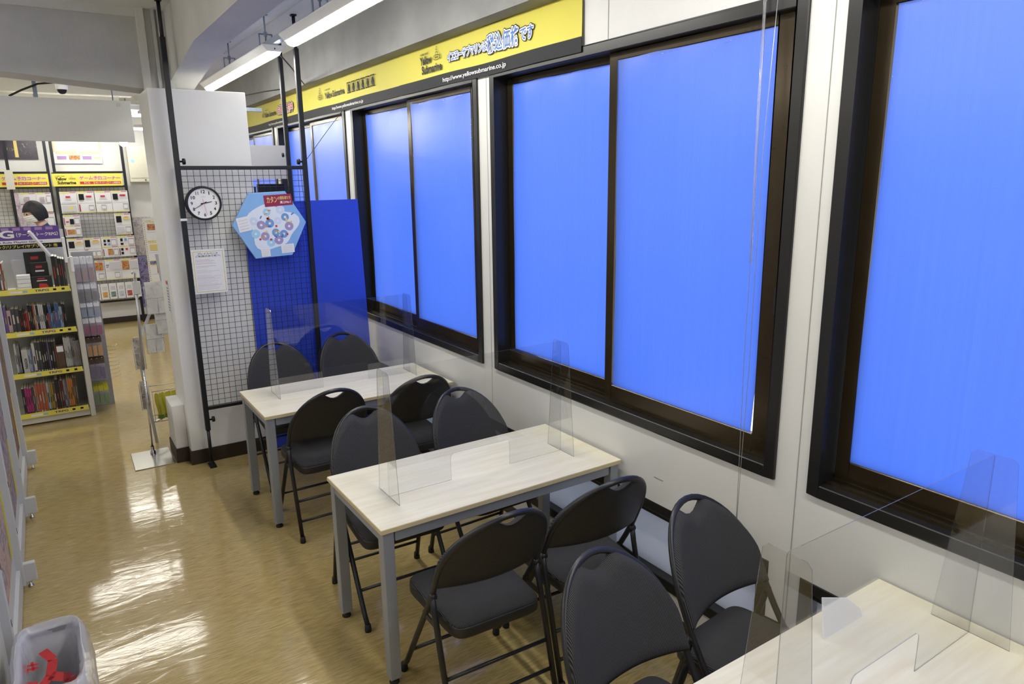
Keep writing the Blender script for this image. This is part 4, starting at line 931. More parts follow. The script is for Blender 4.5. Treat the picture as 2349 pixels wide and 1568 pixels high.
row(1, -0.395, [('purple', 0.020, 0.24, 2), ('pink', 0.028, 0.20, 1), ('dark grey', 0.026, 0.215, 2), ('black', 0.010, 0.20, 2), ('dark red', 0.010, 0.17, 2), ('red', 0.016, 0.175, 1), ('black', 0.0105, 0.235, 3), ('brick red', 0.012, 0.235, 1), ('white', 0.007, 0.235, 1), ('black', 0.014, 0.225, 1), ('white', 0.011, 0.235, 3), ('black', 0.010, 0.225, 2), ('red', 0.010, 0.15, 1), ('blue', 0.010, 0.215, 2), ('teal', 0.010, 0.15, 1), ('purple', 0.012, 0.16, 1), ('blue', 0.009, 0.23, 3), ('pale blue', 0.009, 0.20, 2), ('black', 0.012, 0.22, 2)])
row(2, -0.345, [('white', 0.012, 0.27, 1), ('grey', 0.010, 0.26, 2)])
book(2, -0.300, 0.042, 0.215, 'white', title='PARANOIA', lab='thick white book with black title lettering on its spine, third shelf of the bookshelf')
row(2, -0.256, [('pale blue', 0.009, 0.215, 2), ('purple', 0.010, 0.215, 1), ('white', 0.020, 0.262, 1), ('dark grey', 0.020, 0.270, 2), ('black', 0.014, 0.272, 3), ('purple', 0.010, 0.27, 1), ('black', 0.018, 0.262, 2), ('brown', 0.014, 0.262, 1)])
row(2, 0.005, [('white', 0.0085, 0.285, 5), ('grey', 0.010, 0.27, 2), ('dark grey', 0.010, 0.26, 2)])
row(3, -0.345, [('black', 0.018, 0.235, 1), ('magenta', 0.016, 0.238, 3), ('dark grey', 0.016, 0.24, 1), ('cream', 0.006, 0.245, 1), ('brick red', 0.019, 0.262, 4), ('pale blue', 0.016, 0.258, 1), ('ochre', 0.014, 0.252, 2), ('brown', 0.016, 0.250, 1), ('black', 0.024, 0.278, 1), ('dark grey', 0.012, 0.250, 1), ('dark red', 0.018, 0.262, 1), ('grey', 0.016, 0.255, 1), ('blue', 0.010, 0.255, 1), ('orange', 0.0135, 0.272, 3), ('brown', 0.014, 0.275, 2)])
tag(MB().box(-0.052, 0.0, 7.03, 7.09, SH[2] + 0.001, SH[2] + 0.225).build('boxed_game', 'book_brown', None, 0.002, 1), 'bronze-brown game box shown face out on the third shelf of the bookshelf', 'box')
bg1 = bpy.data.objects['boxed_game']; MB().quad((-0.050, 7.0294, SH[2] + 0.165), (-0.002, 7.0294, SH[2] + 0.165), (-0.002, 7.0294, SH[2] + 0.215), (-0.050, 7.0294, SH[2] + 0.215)).build('print', 'paper', bg1, rec=False)
tag(MB().grid(lambda u, v: (0.072 + 0.045 * u, 7.012 + 0.012 * math.sin(8 * v), SH[2] + 0.03 + 0.22 * v), 4, 10).build('sleeve_pack', 'clear_pack', None, rec=False), 'pack of clear sleeves hanging over white magazines on the third shelf', 'pack')
# top shelf boxes
for i in range(4): tag(MB().box(-0.245, -0.150, 7.03, 7.12, SH[0] + 0.001 + i * 0.034, SH[0] + 0.033 + i * 0.034).build('card_case', 'paper', None, 0.002, 1), 'flat white card case, %s of the stack on the top shelf' % ['lowest', 'second', 'third', 'topmost'][i], 'box', 'stacked white card cases')
tag(MB().box(-0.265, -0.180, 7.14, 7.25, SH[0] + 0.001, SH[0] + 0.25).build('clear_case', 'clear_pack', None, 0.002, 1), 'clear plastic display case behind the white card cases on the top shelf', 'case')
def dark_box(x0, x1, y0, h, z, lab, deco):
    o = tag(MB().box(x0, x1, y0, y0 + 0.05, z, z + h).build('boxed_game', 'book_black', None, 0.002, 1), lab, 'box', 'black game boxes on the top shelf')
    mb = MB(); w = x1 - x0; y = y0 - 0.0006
    mb.quad((x0 + w * 0.3, y, z + h * 0.80), (x0 + w * 0.65, y, z + h * 0.80), (x0 + w * 0.65, y, z + h * 0.88), (x0 + w * 0.3, y, z + h * 0.88), 0)
    mb.quad((x0 + w * 0.25, y, z + h * 0.66), (x0 + w * 0.75, y, z + h * 0.66), (x0 + w * 0.75, y, z + h * 0.72), (x0 + w * 0.25, y, z + h * 0.72), 1)
    mb.quad((x0 + w * 0.3, y, z + h * 0.12), (x0 + w * 0.8, y, z + h * 0.2), (x0 + w * 0.7, y, z + h * 0.45), (x0 + w * 0.35, y, z + h * 0.5), 2)
    mb.build('print', ['red_print', 'paper', deco], o, rec=False)
dark_box(-0.175, -0.020, 7.16, 0.31, SH[0] + 0.001, 'tall black game box with cream band at the back of the top shelf', 'paper_cream')
dark_box(-0.140, -0.015, 7.10, 0.225, SH[0] + 0.001, 'black game box with blue picture on the top shelf', 'blue_print')
dark_box(-0.145, 0.0, 7.035, 0.115, SH[0] + 0.001, 'low black game box with red sword picture on the top shelf', 'red_print')
row(0, 0.012, [('black', 0.026, 0.275, 1), ('dark grey', 0.018, 0.27, 1), ('black', 0.016, 0.255, 1), ('dark grey', 0.014, 0.25, 2)])
# hook-hung packets beside the bookshelf
he = thing('hook_panel', 'wire hook panel on the end of the bookshelf carrying small packets', 'rack', (0.165, 7.30, 0))
MB().box(0.0, 0.17, 0.0, 0.012, 0.0, 1.42).build('panel', 'slate_board', he)
PKC = ['book_pink', 'book_grey', 'book_pale blue', 'book_magenta', 'orange_print', 'book_purple', 'bag_green']
PKN = ['clear packet with pink insert', 'clear packet with grey insert', 'clear packet with pale blue insert', 'clear packet with magenta insert', 'hanging packet with orange card', 'hanging packet with purple card', 'small green and yellow packet']
ROWS = [(1.380, 0.200), (1.150, 0.145), (0.985, 0.115), (0.850, 0.150), (0.675, 0.160), (0.490, 0.190), (0.235, 0.165)]
for zi, (z, hh) in enumerate(ROWS):
    for ci in range(3):
        xx = 0.028 + ci * (0.050 if zi < 4 else 0.040); w = 0.044 if zi < 4 else 0.036
        MB().tube([(xx, 0, z), (xx, -0.22, z), (xx, -0.235, z + 0.012)], 0.0022, 5).build('hook', 'chrome', he)
        for k in range(4):
            yy = -0.205 + 0.045 * k
            o = thing('hanging_packet', PKN[zi] + ', %s one on the %s hook beside the bookshelf' % (['front', 'second', 'third', 'rear'][k], ['inner', 'middle', 'outer'][ci]), 'packet', (0.165 + xx, 7.30 + yy, z - hh - 0.003), random.Random(zi * 31 + ci * 7 + k).uniform(-0.10, 0.10), 'packets on the hooks beside the bookshelf')
            MB().box(-w / 2, w / 2, -0.006, 0.006, 0, hh * 0.78).build('sleeve', 'clear_pack', o)
            MB().box(-w / 2 + 0.003, w / 2 - 0.003, -0.004, 0.004, 0.004, hh * 0.60).build('insert', PKC[zi], o)
            MB().box(-w / 2, w / 2, -0.0015, 0.0015, hh * 0.76, hh + 0.008).build('header_card', 'paper' if zi < 4 else ('bag_yellow' if zi == 6 else 'book_brown'), o)
for i in range(9): MB().tube([(0.165, -0.0 - 0.012 * i % 0.1, 0.55 - i * 0.035), (0.235 + 0.004 * (i % 3), -0.02, 0.545 - i * 0.035), (0.25, -0.02, 0.565 - i * 0.035)], 0.0018, 5).build('side_hook', 'chrome', he)

# ================================================================== HANGING WHITE BOARD, CAMERA, BULB
hb = thing('hanging_board', 'plain white board hung from the ceiling across the aisle', 'board', (0, 6.2, 2.303))
MB().box(-2.2, 0.668, 0, 0.03, 0, 0.297).build('board', 'wall_board', hb, 0.002, 1)
for xx in (0.078, -1.2): MB().box(xx - 0.013, xx + 0.013, 0.03, 0.045, 0.20, ZC - 2.303).build('hanger_bar', 'galvanised', hb)
MB().box(0.575, 0.60, -0.004, 0, 0.258, 0.278).build('clip', 'gondola_grey', hb)
dc = thing('dome_camera', 'small white dome camera under the far ceiling beam', 'camera', (0.311, 8.0, 2.86))
MB().lathe([(0, 0.26), (0.05, 0.26), (0.05, 0.0), (0.045, -0.01)], (0, 0, 0), 18).build('mount', 'plastic_white', dc)
MB().lathe([(0.040, -0.008), (0.036, -0.028), (0.022, -0.045), (0, -0.05)], (0, 0, 0), 18).build('dome', 'black_print', dc)
lb = thing('globe_bulb', 'glowing white globe bulb under the end of the hanging board', 'bulb', (0.592, 6.26, 2.283))
MB().lathe([(0, -0.010), (0.014, -0.008), (0.024, 0.0), (0.030, 0.012), (0.026, 0.024), (0.014, 0.032)], (0, 0, 0), 18).build('globe', 'bulb_glow', lb)
MB().lathe([(0.014, 0.030), (0.013, 0.06), (0, 0.06)], (0, 0, 0), 12).build('socket', 'plastic_white', lb)
MB().tube([(0, 0, 0.06), (0, -0.028, 0.065)], 0.005, 6).build('bracket', 'plastic_white', lb)
cable('cable', 'black cable looping over the hanging white board', [(-0.08, 6.215, 2.601), (0.0, 6.215, 2.645), (0.10, 6.20, 2.69), (0.25, 6.10, 2.70), (0.40, 5.98, 2.68), (0.55, 5.88, 2.66)], 0.007, 'cable_black')

# ================================================================== FAR WALL DISPLAY
YD = 11.60
def gridwall(x0, x1, label):
    t = thing('mesh_panel', label, 'mesh panel', (0, YD, 0))
    for xp in (x0, x1): MB().box(xp - 0.018, xp + 0.018, -0.018, 0.018, 0, ZC - 0.01).build('pole', 'black_metal', t)
    for z in (0.345, 1.965, 2.16): MB().box(x0, x1, -0.013, 0.013, z - 0.013, z + 0.013).build('rail', 'black_metal', t)
    mb = MB(); n = int((x1 - x0) / 0.05)
    for i in range(1, n): x = x0 + (x1 - x0) * i / n; mb.tube([(x, 0, 0.35), (x, 0, 1.96)], 0.0022, 4)
    for j in range(1, 32): z = 0.35 + 1.61 * j / 32; mb.tube([(x0, -0.004, z), (x1, -0.004, z)], 0.0022, 4)
    w = mb.build('wire_mesh', 'black_metal', t, rec=False); w['kind'] = 'stuff'
    return t
gridwall(0.222, 1.058, 'black wire mesh panel full of white sheets on the far wall')
gridwall(-0.68, 0.150, 'black wire mesh panel behind the person at the far wall')
def shop_sign(x0, x1, z0, z1, label):
    t = thing('shop_sign', label, 'sign', (x0, YD - 0.034, z0)); w, h = x1 - x0, z1 - z0
    MB().box(0, w, 0, 0.012, 0, h).build('board', 'yellow_sign', t); MB().box(0, w, -0.002, 0.014, h, h + 0.012).build('edge', 'black_metal', t)
    s = w / 0.834; X, Z = (1, 0, 0), (0, 0, 1); yy = -0.0015
    text('lettering', 'HOBBY BASE', (0.035 * s, yy, h * 0.76), X, Z, 0.11 * s, 0.010, 'black_print', t)
    text('lettering', 'Yellow', (0.035 * s, yy, h * 0.46), X, Z, 0.13 * s, 0.042, 'black_print', t, bold=0.035)
    text('lettering', 'Submarine', (0.055 * s, yy, h * 0.16), X, Z, 0.215 * s, 0.042, 'black_print', t, bold=0.035)
    mb = MB(); submarine(mb, (0.19 * s, yy, h * 0.48), X, Z, 0.072, 0.05); mb.build('emblem', ['gold_print'], t, rec=False)
    outlined('ゲーム予約コーナー', (0.315 * s, yy, h * 0.50), 0.49 * s, 0.050, ['grey_print', 'white_print', 'red_print'], t, 0, [0.0042, 0.0028, 0], X, Z)
    for xa, xb, tx in ((0.315, 0.480, 'TCG'), (0.488, 0.648, 'TRPG・ボードゲーム'), (0.656, 0.812, 'ゲーム関連商品')):
        mb = MB().quad((xa * s, yy, h * 0.16), (xb * s, yy, h * 0.16), (xb * s, yy, h * 0.36), (xa * s, yy, h * 0.36)); mb.build('print', 'red_print', t, rec=False)
        wd = (xb - xa) * s * (0.45 if tx == 'TCG' else 0.88); text('lettering', tx, ((xa + xb) / 2 * s - wd / 2, yy - 0.001, h * 0.20), X, Z, wd, h * 0.12, 'white_print', t)
    return t
shop_sign(0.183, 1.019, 1.974, 2.145, 'yellow shop sign over the mesh panel full of white sheets')
shop_sign(-0.695, 0.140, 1.974, 2.145, 'yellow shop sign over the mesh panel behind the person')
art('art_card', [(0.10, 0.05, 0.05), (0.45, 0.12, 0.06), (0.60, 0.40, 0.12), (0.15, 0.15, 0.25)], 40)
art('art_fig', [(0.72, 0.72, 0.75), (0.35, 0.35, 0.45), (0.60, 0.45, 0.42), (0.72, 0.72, 0.75)], 30)
SM = ['paper', 'yellow_sign', 'palegrey_print', 'black_print', 'red_print', 'crimson_print', 'grey_print', 'art_card', 'gold_print', 'art_fig', 'pastel_blue']
def sheet(x0, x1, z0, z1, items, label, group='pre-order sheets on the far mesh panel', half=False, yoff=0.0, strip=True):
    o = bpy.data.objects.new('order_sheet', None); y = YD - 0.026 - yoff; w, h = x1 - x0, z1 - z0
    mb = MB().box(0, w, 0, 0.002, 0, h, 0)
    def q(a, b, c, d, mi, dy=0.0008): mb.quad((w * a, -dy, h * c), (w * b, -dy, h * c), (w * b, -dy, h * d), (w * a, -dy, h * d), mi)
    if strip: q(0.04, 0.56, 0.93, 0.985, 1); q(0.60, 0.97, 0.945, 0.975, 4)
    q(0.03, 0.97, 0.02, 0.05, 1) if strip and not half else None
    if half: q(0.04, 0.56, 0.47, 0.51, 1); q(0.60, 0.97, 0.48, 0.505, 4)
    else: q(0.04, 0.96, 0.44, 0.455, 6)
    for ii, (it, a, b, c, d) in enumerate(items):
        q(a, b, c, d, {'sleeve': 3, 'red': 4, 'tag': 5, 'code': 6, 'art': 7, 'gold': 8, 'fig': 9, 'blue': 10, 'text': 2, 'yellow': 1}[it], 0.0012 + 0.0004 * (20 - ii))
        if it == 'code': q(a + 0.03, b - 0.03, c + 0.03, d - 0.06, 0, 0.0014 + 0.0004 * (20 - ii))
        if it == 'text':
            pass
    me = mb.build('order_sheet', SM, None, rec=False); me.location = (x0, y, z0); bpy.data.objects.remove(o)
    return tag(me, label, 'sheet', group)
cx = [0.236, 0.438, 0.652, 0.854, 1.060]
T = 'top row of the far mesh panel'
emb = [('red', .34, .62, .72, .80), ('text', .28, .70, .66, .70), ('text', .05, .95, .48, .52)]
sheet(cx[0], cx[1] - .004, 1.612, 1.901, emb + [('yellow', .45, .68, .18, .30), ('text', .08, .9, .08, .36)], 'white sheet with red emblem and yellow sticker, ' + T)
sheet(cx[1], cx[2] - .010, 1.612, 1.903, [('sleeve', .10, .40, .60, .88), ('red', .52, .85, .72, .80), ('text', .50, .92, .66, .69), ('tag', .05, .12, .06, .40), ('code', .62, .93, .12, .36)], 'white sheet with black sleeve and red side tag, ' + T)
sheet(cx[2], cx[3] - .004, 1.612, 1.903, emb + [('code', .32, .62, .14, .36)], 'white sheet with red emblem and code box, ' + T)
sheet(cx[3], cx[4], 1.612, 1.905, [('sleeve', .08, .38, .58, .86), ('red', .50, .85, .74, .82), ('text', .48, .92, .68, .71), ('code', .64, .95, .14, .40)], 'white sheet with black sleeve and red emblem, end of the far panel top row')
T = 'second row of the far mesh panel'
sheet(cx[0], cx[1] - .004, 1.290, 1.588, [('sleeve', .38, .62, .58, .82), ('red', .15, .32, .66, .72), ('code', .66, .96, .58, .88), ('tag', .03, .08, .54, .88), ('art', .15, .62, .12, .34), ('code', .66, .96, .08, .40), ('tag', .03, .08, .06, .38)], 'white double sheet with black sleeve, ' + T, half=True)
sheet(cx[3], cx[4], 1.290, 1.588, [('sleeve', .10, .42, .58, .88), ('gold', .52, .92, .70, .82), ('red', .60, .84, .74, .84), ('code', .60, .94, .10, .38), ('text', .06, .5, .1, .36)], 'white sheet with black sleeve and gold emblem, ' + T)
T = 'third row of the far mesh panel'
sheet(cx[0], cx[1] - .004, 0.982, 1.266, [('sleeve', .10, .44, .54, .86), ('gold', .50, .96, .70, .80), ('red', .58, .88, .74, .82), ('code', .36, .64, .06, .36), ('code', .68, .96, .06, .36)], 'white sheet with black sleeve and two code boxes, ' + T)
sheet(cx[1], cx[2] - .008, 0.982, 1.266, [('sleeve', .06, .36, .56, .90), ('gold', .46, .92, .74, .84), ('red', .54, .84, .78, .86), ('code', .34, .62, .08, .36), ('code', .66, .94, .08, .36), ('tag', .03, .2, .40, .43)], 'white sheet with notched black sleeve and gold emblem, ' + T)
sheet(cx[2], cx[3] - .004, 0.982, 1.270, [('sleeve', .14, .28, .74, .86), ('sleeve', .14, .28, .58, .68), ('blue', .40, .54, .58, .68), ('sleeve', .38, .54, .74, .86), ('code', .60, .94, .56, .88), ('art', .34, .66, .10, .40), ('code', .70, .98, .08, .40), ('tag', .04, .09, .06, .40)], 'white double sheet with four small card pictures, ' + T, half=True)
sheet(cx[3], cx[4] + .012, 0.982, 1.272, [('sleeve', .16, .30, .74, .88), ('blue', .40, .54, .76, .88), ('sleeve', .16, .32, .56, .66), ('code', .62, .96, .56, .88), ('sleeve', .14, .28, .28, .40), ('red', .40, .54, .30, .40), ('sleeve', .14, .28, .10, .22), ('code', .64, .96, .12, .42), ('tag', .04, .09, .06, .40)], 'white double sheet with red square, end of ' + T, half=True)
T = 'fourth row of the far mesh panel'
sheet(cx[0], cx[1] - .004, 0.650, 0.952, [('text', .1, .9, .5, .86)], 'plain white sheet behind the hanging packets, ' + T)
sheet(cx[1], cx[2] - .008, 0.656, 0.945, [('blue', .14, .40, .66, .78), ('gold', .16, .36, .58, .64), ('art', .46, .94, .50, .90), ('code', .60, .94, .10, .36)], 'white sheet with red-brown picture, ' + T)
sheet(cx[2], cx[3] - .004, 0.656, 0.948, [('blue', .08, .26, .70, .76), ('red', .10, .2, .62, .66), ('text', .3, .95, .52, .86), ('code', .56, .90, .10, .38)], 'white sheet mostly of text, ' + T)
sheet(cx[3], cx[4] + .018, 0.656, 0.950, [('art', .06, .46, .46, .90), ('text', .52, .95, .5, .86)], 'white sheet with dark red picture, end of ' + T)
PC = ['purple card', 'orange card', 'dark green card', 'light blue card', 'red card', 'yellow-green card']
PM = [[(0.06, 0.05, 0.20), (0.25, 0.20, 0.45), (0.5, 0.45, 0.6)], [(0.5, 0.15, 0.05), (0.7, 0.45, 0.1), (0.6, 0.3, 0.1)], [(0.05, 0.10, 0.09), (0.2, 0.3, 0.28), (0.45, 0.5, 0.5)], [(0.1, 0.35, 0.6), (0.6, 0.7, 0.8), (0.7, 0.4, 0.3)], [(0.15, 0.05, 0.06), (0.55, 0.1, 0.1), (0.6, 0.5, 0.5)], [(0.3, 0.35, 0.05), (0.65, 0.6, 0.2), (0.4, 0.45, 0.3)]]
for i in range(6):
    x0 = 0.455 + i * 0.104; art('packet_art_%d' % i, PM[i], 45)
    o = thing('hanging_packet', 'white hanging packet with %s, lowest row of the far mesh panel' % PC[i], 'packet', (x0, YD - 0.05, 0.385), 0, 'white packets in the lowest row of the far mesh panel')
    MB().box(0, 0.094, 0, 0.012, 0, 0.225).build('pack', 'paper', o); MB().box(0.018, 0.080, -0.0012, 0, 0.03, 0.105).build('card', 'packet_art_%d' % i, o)
    MB().box(0.020, 0.078, -0.0012, 0, 0.13, 0.185).build('code_box', 'palegrey_print', o)
# sheets on the panel behind the person
px = [-0.235, -0.02, 0.135]
sheet(-0.225, -0.035, 1.640, 1.895, [('fig', .30, .62, .46, .80), ('red', .06, .94, .40, .43)], 'white sheet with small figure drawing above the person', 'sheets on the mesh panel behind the person')
sheet(-0.032, 0.140, 1.640, 1.895, [('fig', .22, .52, .48, .78), ('code', .66, .96, .48, .86)], 'white sheet with small figure drawing and code box beside the black pole', 'sheets on the mesh panel behind the person')
sheet(-0.190, -0.035, 1.345, 1.630, [('text', .1, .9, .5, .9)], 'white sheet hidden by the head of the person', 'sheets on the mesh panel behind the person')
sheet(-0.032, 0.145, 1.345, 1.630, [('code', .46, .94, .40, .80)], 'white sheet with framed code box beside the black pole', 'sheets on the mesh panel behind the person')
sheet(-0.190, 0.145, 1.04, 1.335, [('sleeve', .10, .24, .66, .90), ('red', .36, .60, .70, .80), ('text', .30, .66, .62, .66), ('tag', .78, .98, .76, .80)], 'wide white sheet with black sleeve and red emblem at the shoulder of the person', 'sheets on the mesh panel behind the person')
art('art_manga', [(0.70, 0.62, 0.64), (0.42, 0.30, 0.34), (0.66, 0.58, 0.60), (0.28, 0.22, 0.34), (0.72, 0.66, 0.62)], 22)
tag(MB().prism([(-0.305, YD - 0.06, 1.895), (-0.232, YD - 0.05, 1.895), (-0.165, YD - 0.05, 1.36), (-0.235, YD - 0.06, 1.36)], (0, 0.003, 0)).build('poster', 'art_manga'), 'narrow pale picture poster tilted against the mesh panel behind the person', 'poster')
dp = thing('display_pole', 'black display pole standing in front of the yellow sign behind the person', 'pole', (-0.285, YD - 0.22, 0))
MB().box(-0.018, 0.018, -0.018, 0.018, 0, ZC - 0.002).build('pole', 'black_metal', dp)
tag(MB().box(-0.33, -0.24, YD - 0.243, YD - 0.239, 1.945, 2.19).build('price_sheet', 'paper_cream'), 'pale yellow price sheet clipped to the pole by the yellow sign', 'sheet')
art('art_dark', [(0.25, 0.20, 0.12), (0.012, 0.010, 0.020), (0.04, 0.025, 0.05), (0.02, 0.012, 0.03), (0.22, 0.06, 0.18)], 22, 0.2, 6)
p = tag(MB().box(-0.55, 0.066, YF - 0.02, YF - 0.012, 2.335, 2.85).build('poster', 'art_dark'), 'dark glossy picture poster with gold column high on the far wall', 'poster')
MB().quad((-0.19, YF - 0.021, 2.36), (-0.15, YF - 0.021, 2.36), (-0.155, YF - 0.021, 2.84), (-0.185, YF - 0.021, 2.84)).build('print', 'gold_print', p, rec=False)
p = thing('poster', 'pale green and cream notice poster high on the far wall', 'poster', (0.24, YF - 0.02, 2.28))
MB().box(0, 0.575, 0, 0.004, 0, 0.56).build('sheet', 'paper', p)
mat('pale_green', (0.52, 0.62, 0.42), 0.5); mat('pale_orange', (0.72, 0.60, 0.36), 0.5)
mb = MB(); yy = -0.001
for (a, b, c, d, k) in ((0, 0.02, 0.15, 0.55, 1), (0.55, 0.575, 0.17, 0.55, 0), (0.02, 0.55, 0.17, 0.55, 2), (0.03, 0.28, 0.125, 0.165, 1), (0.30, 0.56, 0.125, 0.165, 0), (0.04, 0.15, 0.055, 0.10, 3), (0.18, 0.31, 0.05, 0.11, 4), (0.34, 0.45, 0.055, 0.10, 3), (0.48, 0.56, 0.06, 0.09, 1), (0.045, 0.145, 0.045, 0.055, 1), (0.345, 0.445, 0.045, 0.055, 0)): mb.quad((a, yy, c), (b, yy, c), (b, yy, d), (a, yy, d), k)
mb.build('print', ['pale_green', 'pale_orange', 'paper_cream', 'mauve_print', 'art_card'], p, rec=False)
eb = thing('electric_cabinet', 'cream steel wall cabinet beside the far mesh panel', 'cabinet', (1.125, YF - 0.16, 2.02))
MB().box(0, 0.42, 0, 0.158, 0, 0.50).build('case', 'cream_box', eb, 0.004, 1); MB().box(0.015, 0.405, -0.006, 0, 0.055, 0.485).build('door', 'cream_box', eb, 0.003, 1)
MB().lathe([(0, -0.008), (0.025, -0.008), (0.025, -0.004)], (0.055, 0, 0.29), 18, 0, 'y', False).build('sticker', 'pastel_sky', eb)
MB().box(0.185, 0.20, -0.008, 0, 0.02, 0.035).build('lock', 'black_metal', eb)
art('art_pale', [(0.62, 0.60, 0.64), (0.30, 0.30, 0.40), (0.68, 0.60, 0.58), (0.45, 0.42, 0.50), (0.06, 0.08, 0.14)], 12)
art('art_indigo', [(0.03, 0.03, 0.06), (0.16, 0.14, 0.34), (0.36, 0.33, 0.60), (0.10, 0.09, 0.18), (0.62, 0.60, 0.70)], 11)
tag(MB().box(1.085, 1.33, YF - 0.02, YF - 0.013, 0.965, 1.52).build('poster', 'art_pale'), 'pale grey picture poster between mesh panel and cream upright on the far wall', 'poster')
tag(MB().box(1.085, 1.36, YF - 0.02, YF - 0.013, 0.20, 0.955).build('poster', 'art_indigo'), 'indigo picture poster low on the far wall', 'poster')
ur = thing('sheet_stand', 'cream perforated upright with sheets beside the pillar', 'stand', (1.165, 11.2, 0))
mb = MB().box(0, 0.028, 0, 0.02, 0, 1.52); up_ = mb.build('upright', 'paper_cream', ur)
mb = MB()
for i in range(46): mb.quad((0.009, -0.001, 0.1 + i * 0.03), (0.019, -0.001, 0.1 + i * 0.03), (0.019, -0.001, 0.112 + i * 0.03), (0.009, -0.001, 0.112 + i * 0.03))
mb.build('slots', 'seam', up_, rec=False)
for z0, z1, it, nm in ((1.49, 1.52, [], 'narrow sheet strip at the top'), (1.20, 1.48, [('art', .1, .6, .56, .86), ('code', .6, .95, .1, .36)], 'white sheet with grey picture'), (0.92, 1.19, [('gold', .1, .6, .56, .86), ('blue', .6, .95, .56, .86)], 'white sheet with gold picture'), (0.62, 0.87, [('art', .35, .8, .5, .95)], 'white sheet with dark picture')):
    o = sheet(0, 0.24, 0, z1 - z0, it, nm + ' of the cream upright beside the pillar', 'sheets beside the cream upright'); o.location = (1.191, 11.1985, z0)

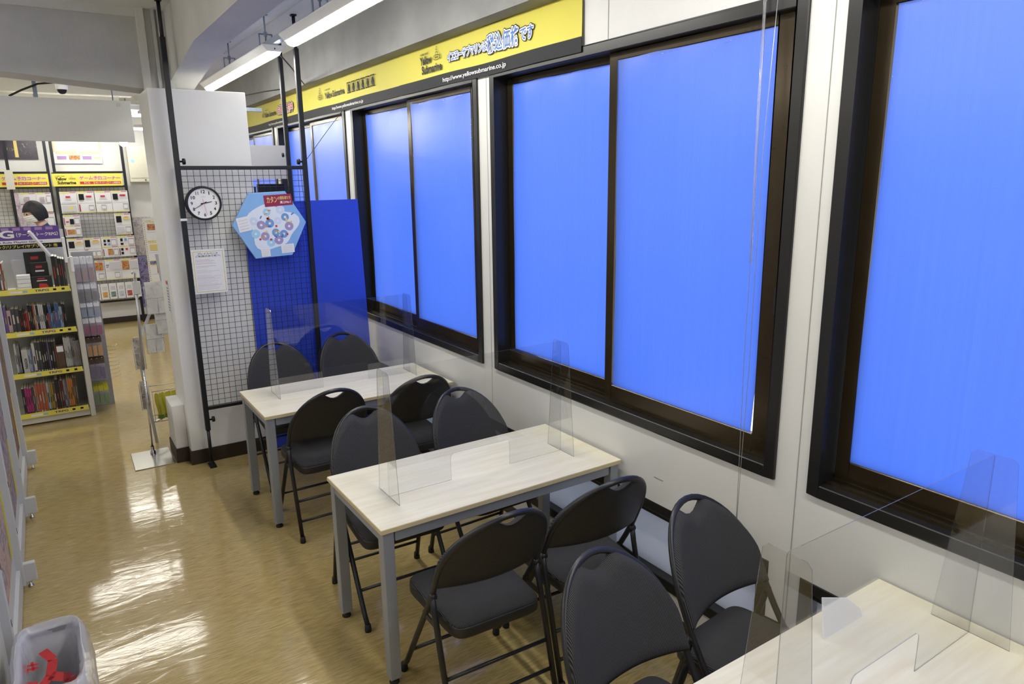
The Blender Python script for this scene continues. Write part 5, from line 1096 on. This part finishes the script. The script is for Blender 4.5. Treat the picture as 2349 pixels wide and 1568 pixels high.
# ================================================================== PERSON behind the bookshelf
def person():
    loc = Vector((0.035, 8.50, 0)); root = thing('person', 'person with short black hair, white face mask and navy shirt behind the bookshelf', 'person', loc, 0)
    fw = Vector((-0.95, -0.31, 0)).normalized(); sd = Vector((-fw.y, fw.x, 0))
    def P(f, s, z): return fw * f + sd * s + Vector((0, 0, z))
    V = []; E = []; Rr = []
    def v(p, r): V.append(p); Rr.append(r); return len(V) - 1
    def chain(i, lst):
        for p, r in lst: j = v(p, r); E.append((i, j)); i = j
        return i
    pel = v(P(-0.06, 0, 0.95), 0.125); ch = chain(pel, [(P(-0.05, 0, 1.12), 0.118), (P(-0.01, 0, 1.30), 0.128), (P(0.0, 0, 1.47), 0.095)])
    nk = chain(ch, [(P(0.02, 0, 1.56), 0.058), (P(0.045, 0, 1.615), 0.050), (P(0.07, 0, 1.66), 0.055)])
    for s in (-1, 1):
        sh = chain(ch, [(P(0.0, s * 0.10, 1.50), 0.072), (P(0.0, s * 0.18, 1.46), 0.060)])
        wr = chain(sh, [(P(0.05, s * 0.215, 1.31), 0.047), (P(0.08, s * 0.225, 1.16), 0.043), (P(0.19, s * 0.19, 1.10), 0.037), (P(0.31, s * 0.13, 1.09), 0.027)])
        pm = chain(wr, [(P(0.36, s * 0.115, 1.09), 0.030)])
        for k, (ds, l) in enumerate(((-0.030, .060), (-0.010, .072), (0.010, .068), (0.030, .052))):
            chain(pm, [(P(0.395, s * 0.115 + ds, 1.09), 0.0095), (P(0.395 + l * .5, s * 0.115 + ds, 1.075), 0.009), (P(0.395 + l * .8, s * 0.115 + ds, 1.055), 0.008)])
        chain(wr, [(P(0.335, s * 0.085, 1.085), 0.011), (P(0.365, s * 0.070, 1.07), 0.010), (P(0.39, s * 0.068, 1.055), 0.009)])
        hp = chain(pel, [(P(-0.05, s * 0.09, 0.88), 0.095), (P(-0.03, s * 0.095, 0.70), 0.078), (P(0.0, s * 0.10, 0.49), 0.060), (P(-0.02, s * 0.10, 0.31), 0.054), (P(-0.03, s * 0.105, 0.09), 0.040)])
        chain(hp, [(P(0.04, s * 0.11, 0.05), 0.042), (P(0.15, s * 0.12, 0.035), 0.032)])
    me = bpy.data.meshes.new('body'); me.from_pydata(V, E, []); ob = bpy.data.objects.new('body', me); COL.objects.link(ob)
    sk = ob.modifiers.new('skin', 'SKIN'); sb = ob.modifiers.new('sub', 'SUBSURF'); sb.levels = 2; sb.render_levels = 2
    for i, d in enumerate(me.skin_vertices[0].data): d.radius = (Rr[i], Rr[i]); d.use_root = (i == 0)
    bpy.context.view_layer.update(); dg = bpy.context.evaluated_depsgraph_get(); m2 = bpy.data.meshes.new_from_object(ob.evaluated_get(dg)); bpy.data.objects.remove(ob)
    for n in ('skin', 'navy_cloth', 'trouser_cloth', 'black_print'): m2.materials.append(MATS[n])
    for p in m2.polygons:
        c = p.center; f = c.dot(fw); z = c.z
        p.material_index = 3 if z < 0.10 else (2 if z < 0.95 else (0 if (f * 0.55 + z > 1.64 or (f > 0.29 and z < 1.2)) else 1)); p.use_smooth = True
    b = bpy.data.objects.new('body', m2); COL.objects.link(b); b.parent = root
    # head bowed a little
    hc = P(0.095, 0, 1.728); ff = (fw + Vector((0, 0, -0.30))).normalized(); uu = (Vector((0, 0, 1)) - ff * ff.z).normalized(); ss = ff.cross(uu)
    def H(a, b_, c): return hc + ff * a + ss * b_ + uu * c
    def skull(u, v):
        th = 2 * PI * u; ph = PI * (v - 0.5); x, y, z = math.cos(ph) * math.cos(th), math.cos(ph) * math.sin(th), math.sin(ph)
        jaw = 1 - 0.20 * max(0, -z); tt = th if th < PI else th - 2 * PI; bump = 0.014 * math.exp(-(tt / 0.20) ** 2 - ((z + 0.12) / 0.16) ** 2)
        return tuple(H((0.088 + bump) * x * jaw, 0.070 * y * jaw, 0.108 * z))
    MB().grid(skull, 28, 18).build('head', 'skin', root, rec=False)
    def hair(u, v):
        th = 2 * PI * u; w = math.cos(th); ph0 = -0.72                                   # lower edge at the nape and over the ears
        lo = ph0 if w < 0.30 else ph0 + (min(1, (w - 0.30) / 0.30)) * 0.98               # fringe ends above the eyes
        ph = lo + (PI / 2 - lo) * v; r = math.cos(ph); z = math.sin(ph)
        if ph < 0: r = 1.0 - 0.16 * (ph / ph0) ** 2
        k = (0.004 * math.sin(46 * u) + 0.003 * math.sin(23 * u + 1)) * (1 - v)
        return tuple(H((0.099 + k) * r * math.cos(th) - 0.006, (0.083 + k) * r * math.sin(th), 0.120 * z + 0.004))
    MB().grid(hair, 60, 18).build('hair', 'hair', root, rec=False)
    def mask(u, v):
        th = (u - 0.5) * 2.5; ph = -0.78 + 0.80 * v; pl = 0.0020 * math.sin(v * 24); k = math.exp(-(th / 0.35) ** 2)
        rr_ = math.cos(ph * 0.85)
        return tuple(H((0.099 + pl + 0.012 * k) * rr_ * math.cos(th) - 0.001, (0.079 + pl) * rr_ * math.sin(th), 0.106 * math.sin(ph)))
    MB().grid(mask, 20, 14).build('face_mask', 'mask_cloth', root, rec=False)
    for s in (-1, 1):
        mb = MB().lathe([(0, 0.006), (0.006, 0.005), (0.010, 0.0)], (0, 0, 0), 10)
        me = mb.build('eye', 'black_print', root); e = H(0.080, s * 0.031, 0.014); me.location = e; me.rotation_euler = ff.to_track_quat('Z', 'Y').to_euler()
        MB().tube([H(0.012, s * 0.072, 0.024), H(-0.006, s * 0.073, 0.018), H(-0.008, s * 0.072, -0.008), H(0.008, s * 0.068, -0.026)], 0.006, 6).build('ear', 'skin', root)
        MB().tube([H(0.040, s * 0.070, -0.01), H(0.0, s * 0.074, 0.0)], 0.0016, 5).build('mask_loop', 'mask_cloth', root)
person()

ORD = ['first', 'second', 'third', 'fourth', 'fifth', 'sixth', 'seventh', 'eighth', 'ninth', 'tenth', 'eleventh', 'twelfth', 'thirteenth', 'fourteenth']
by = {}
for o in SC.objects:
    if o.get('category') == 'book': by.setdefault(o['label'], []).append(o)
for lab, os_ in by.items():
    if len(os_) > 1:
        for i, o in enumerate(sorted(os_, key=lambda q: -q.location.x)): o['label'] = lab.replace(' of the bookshelf', '') + ', %s such from the aisle post' % ORD[i]
for o in SC.objects:                                                   # flat print too small to pick apart
    if o.parent and o.name.split('.')[0] in ('print', 'spine_print', 'pictograms', 'slots'): o['kind'] = 'stuff'
bpy.data.objects.remove(_to); bpy.data.curves.remove(_tc)
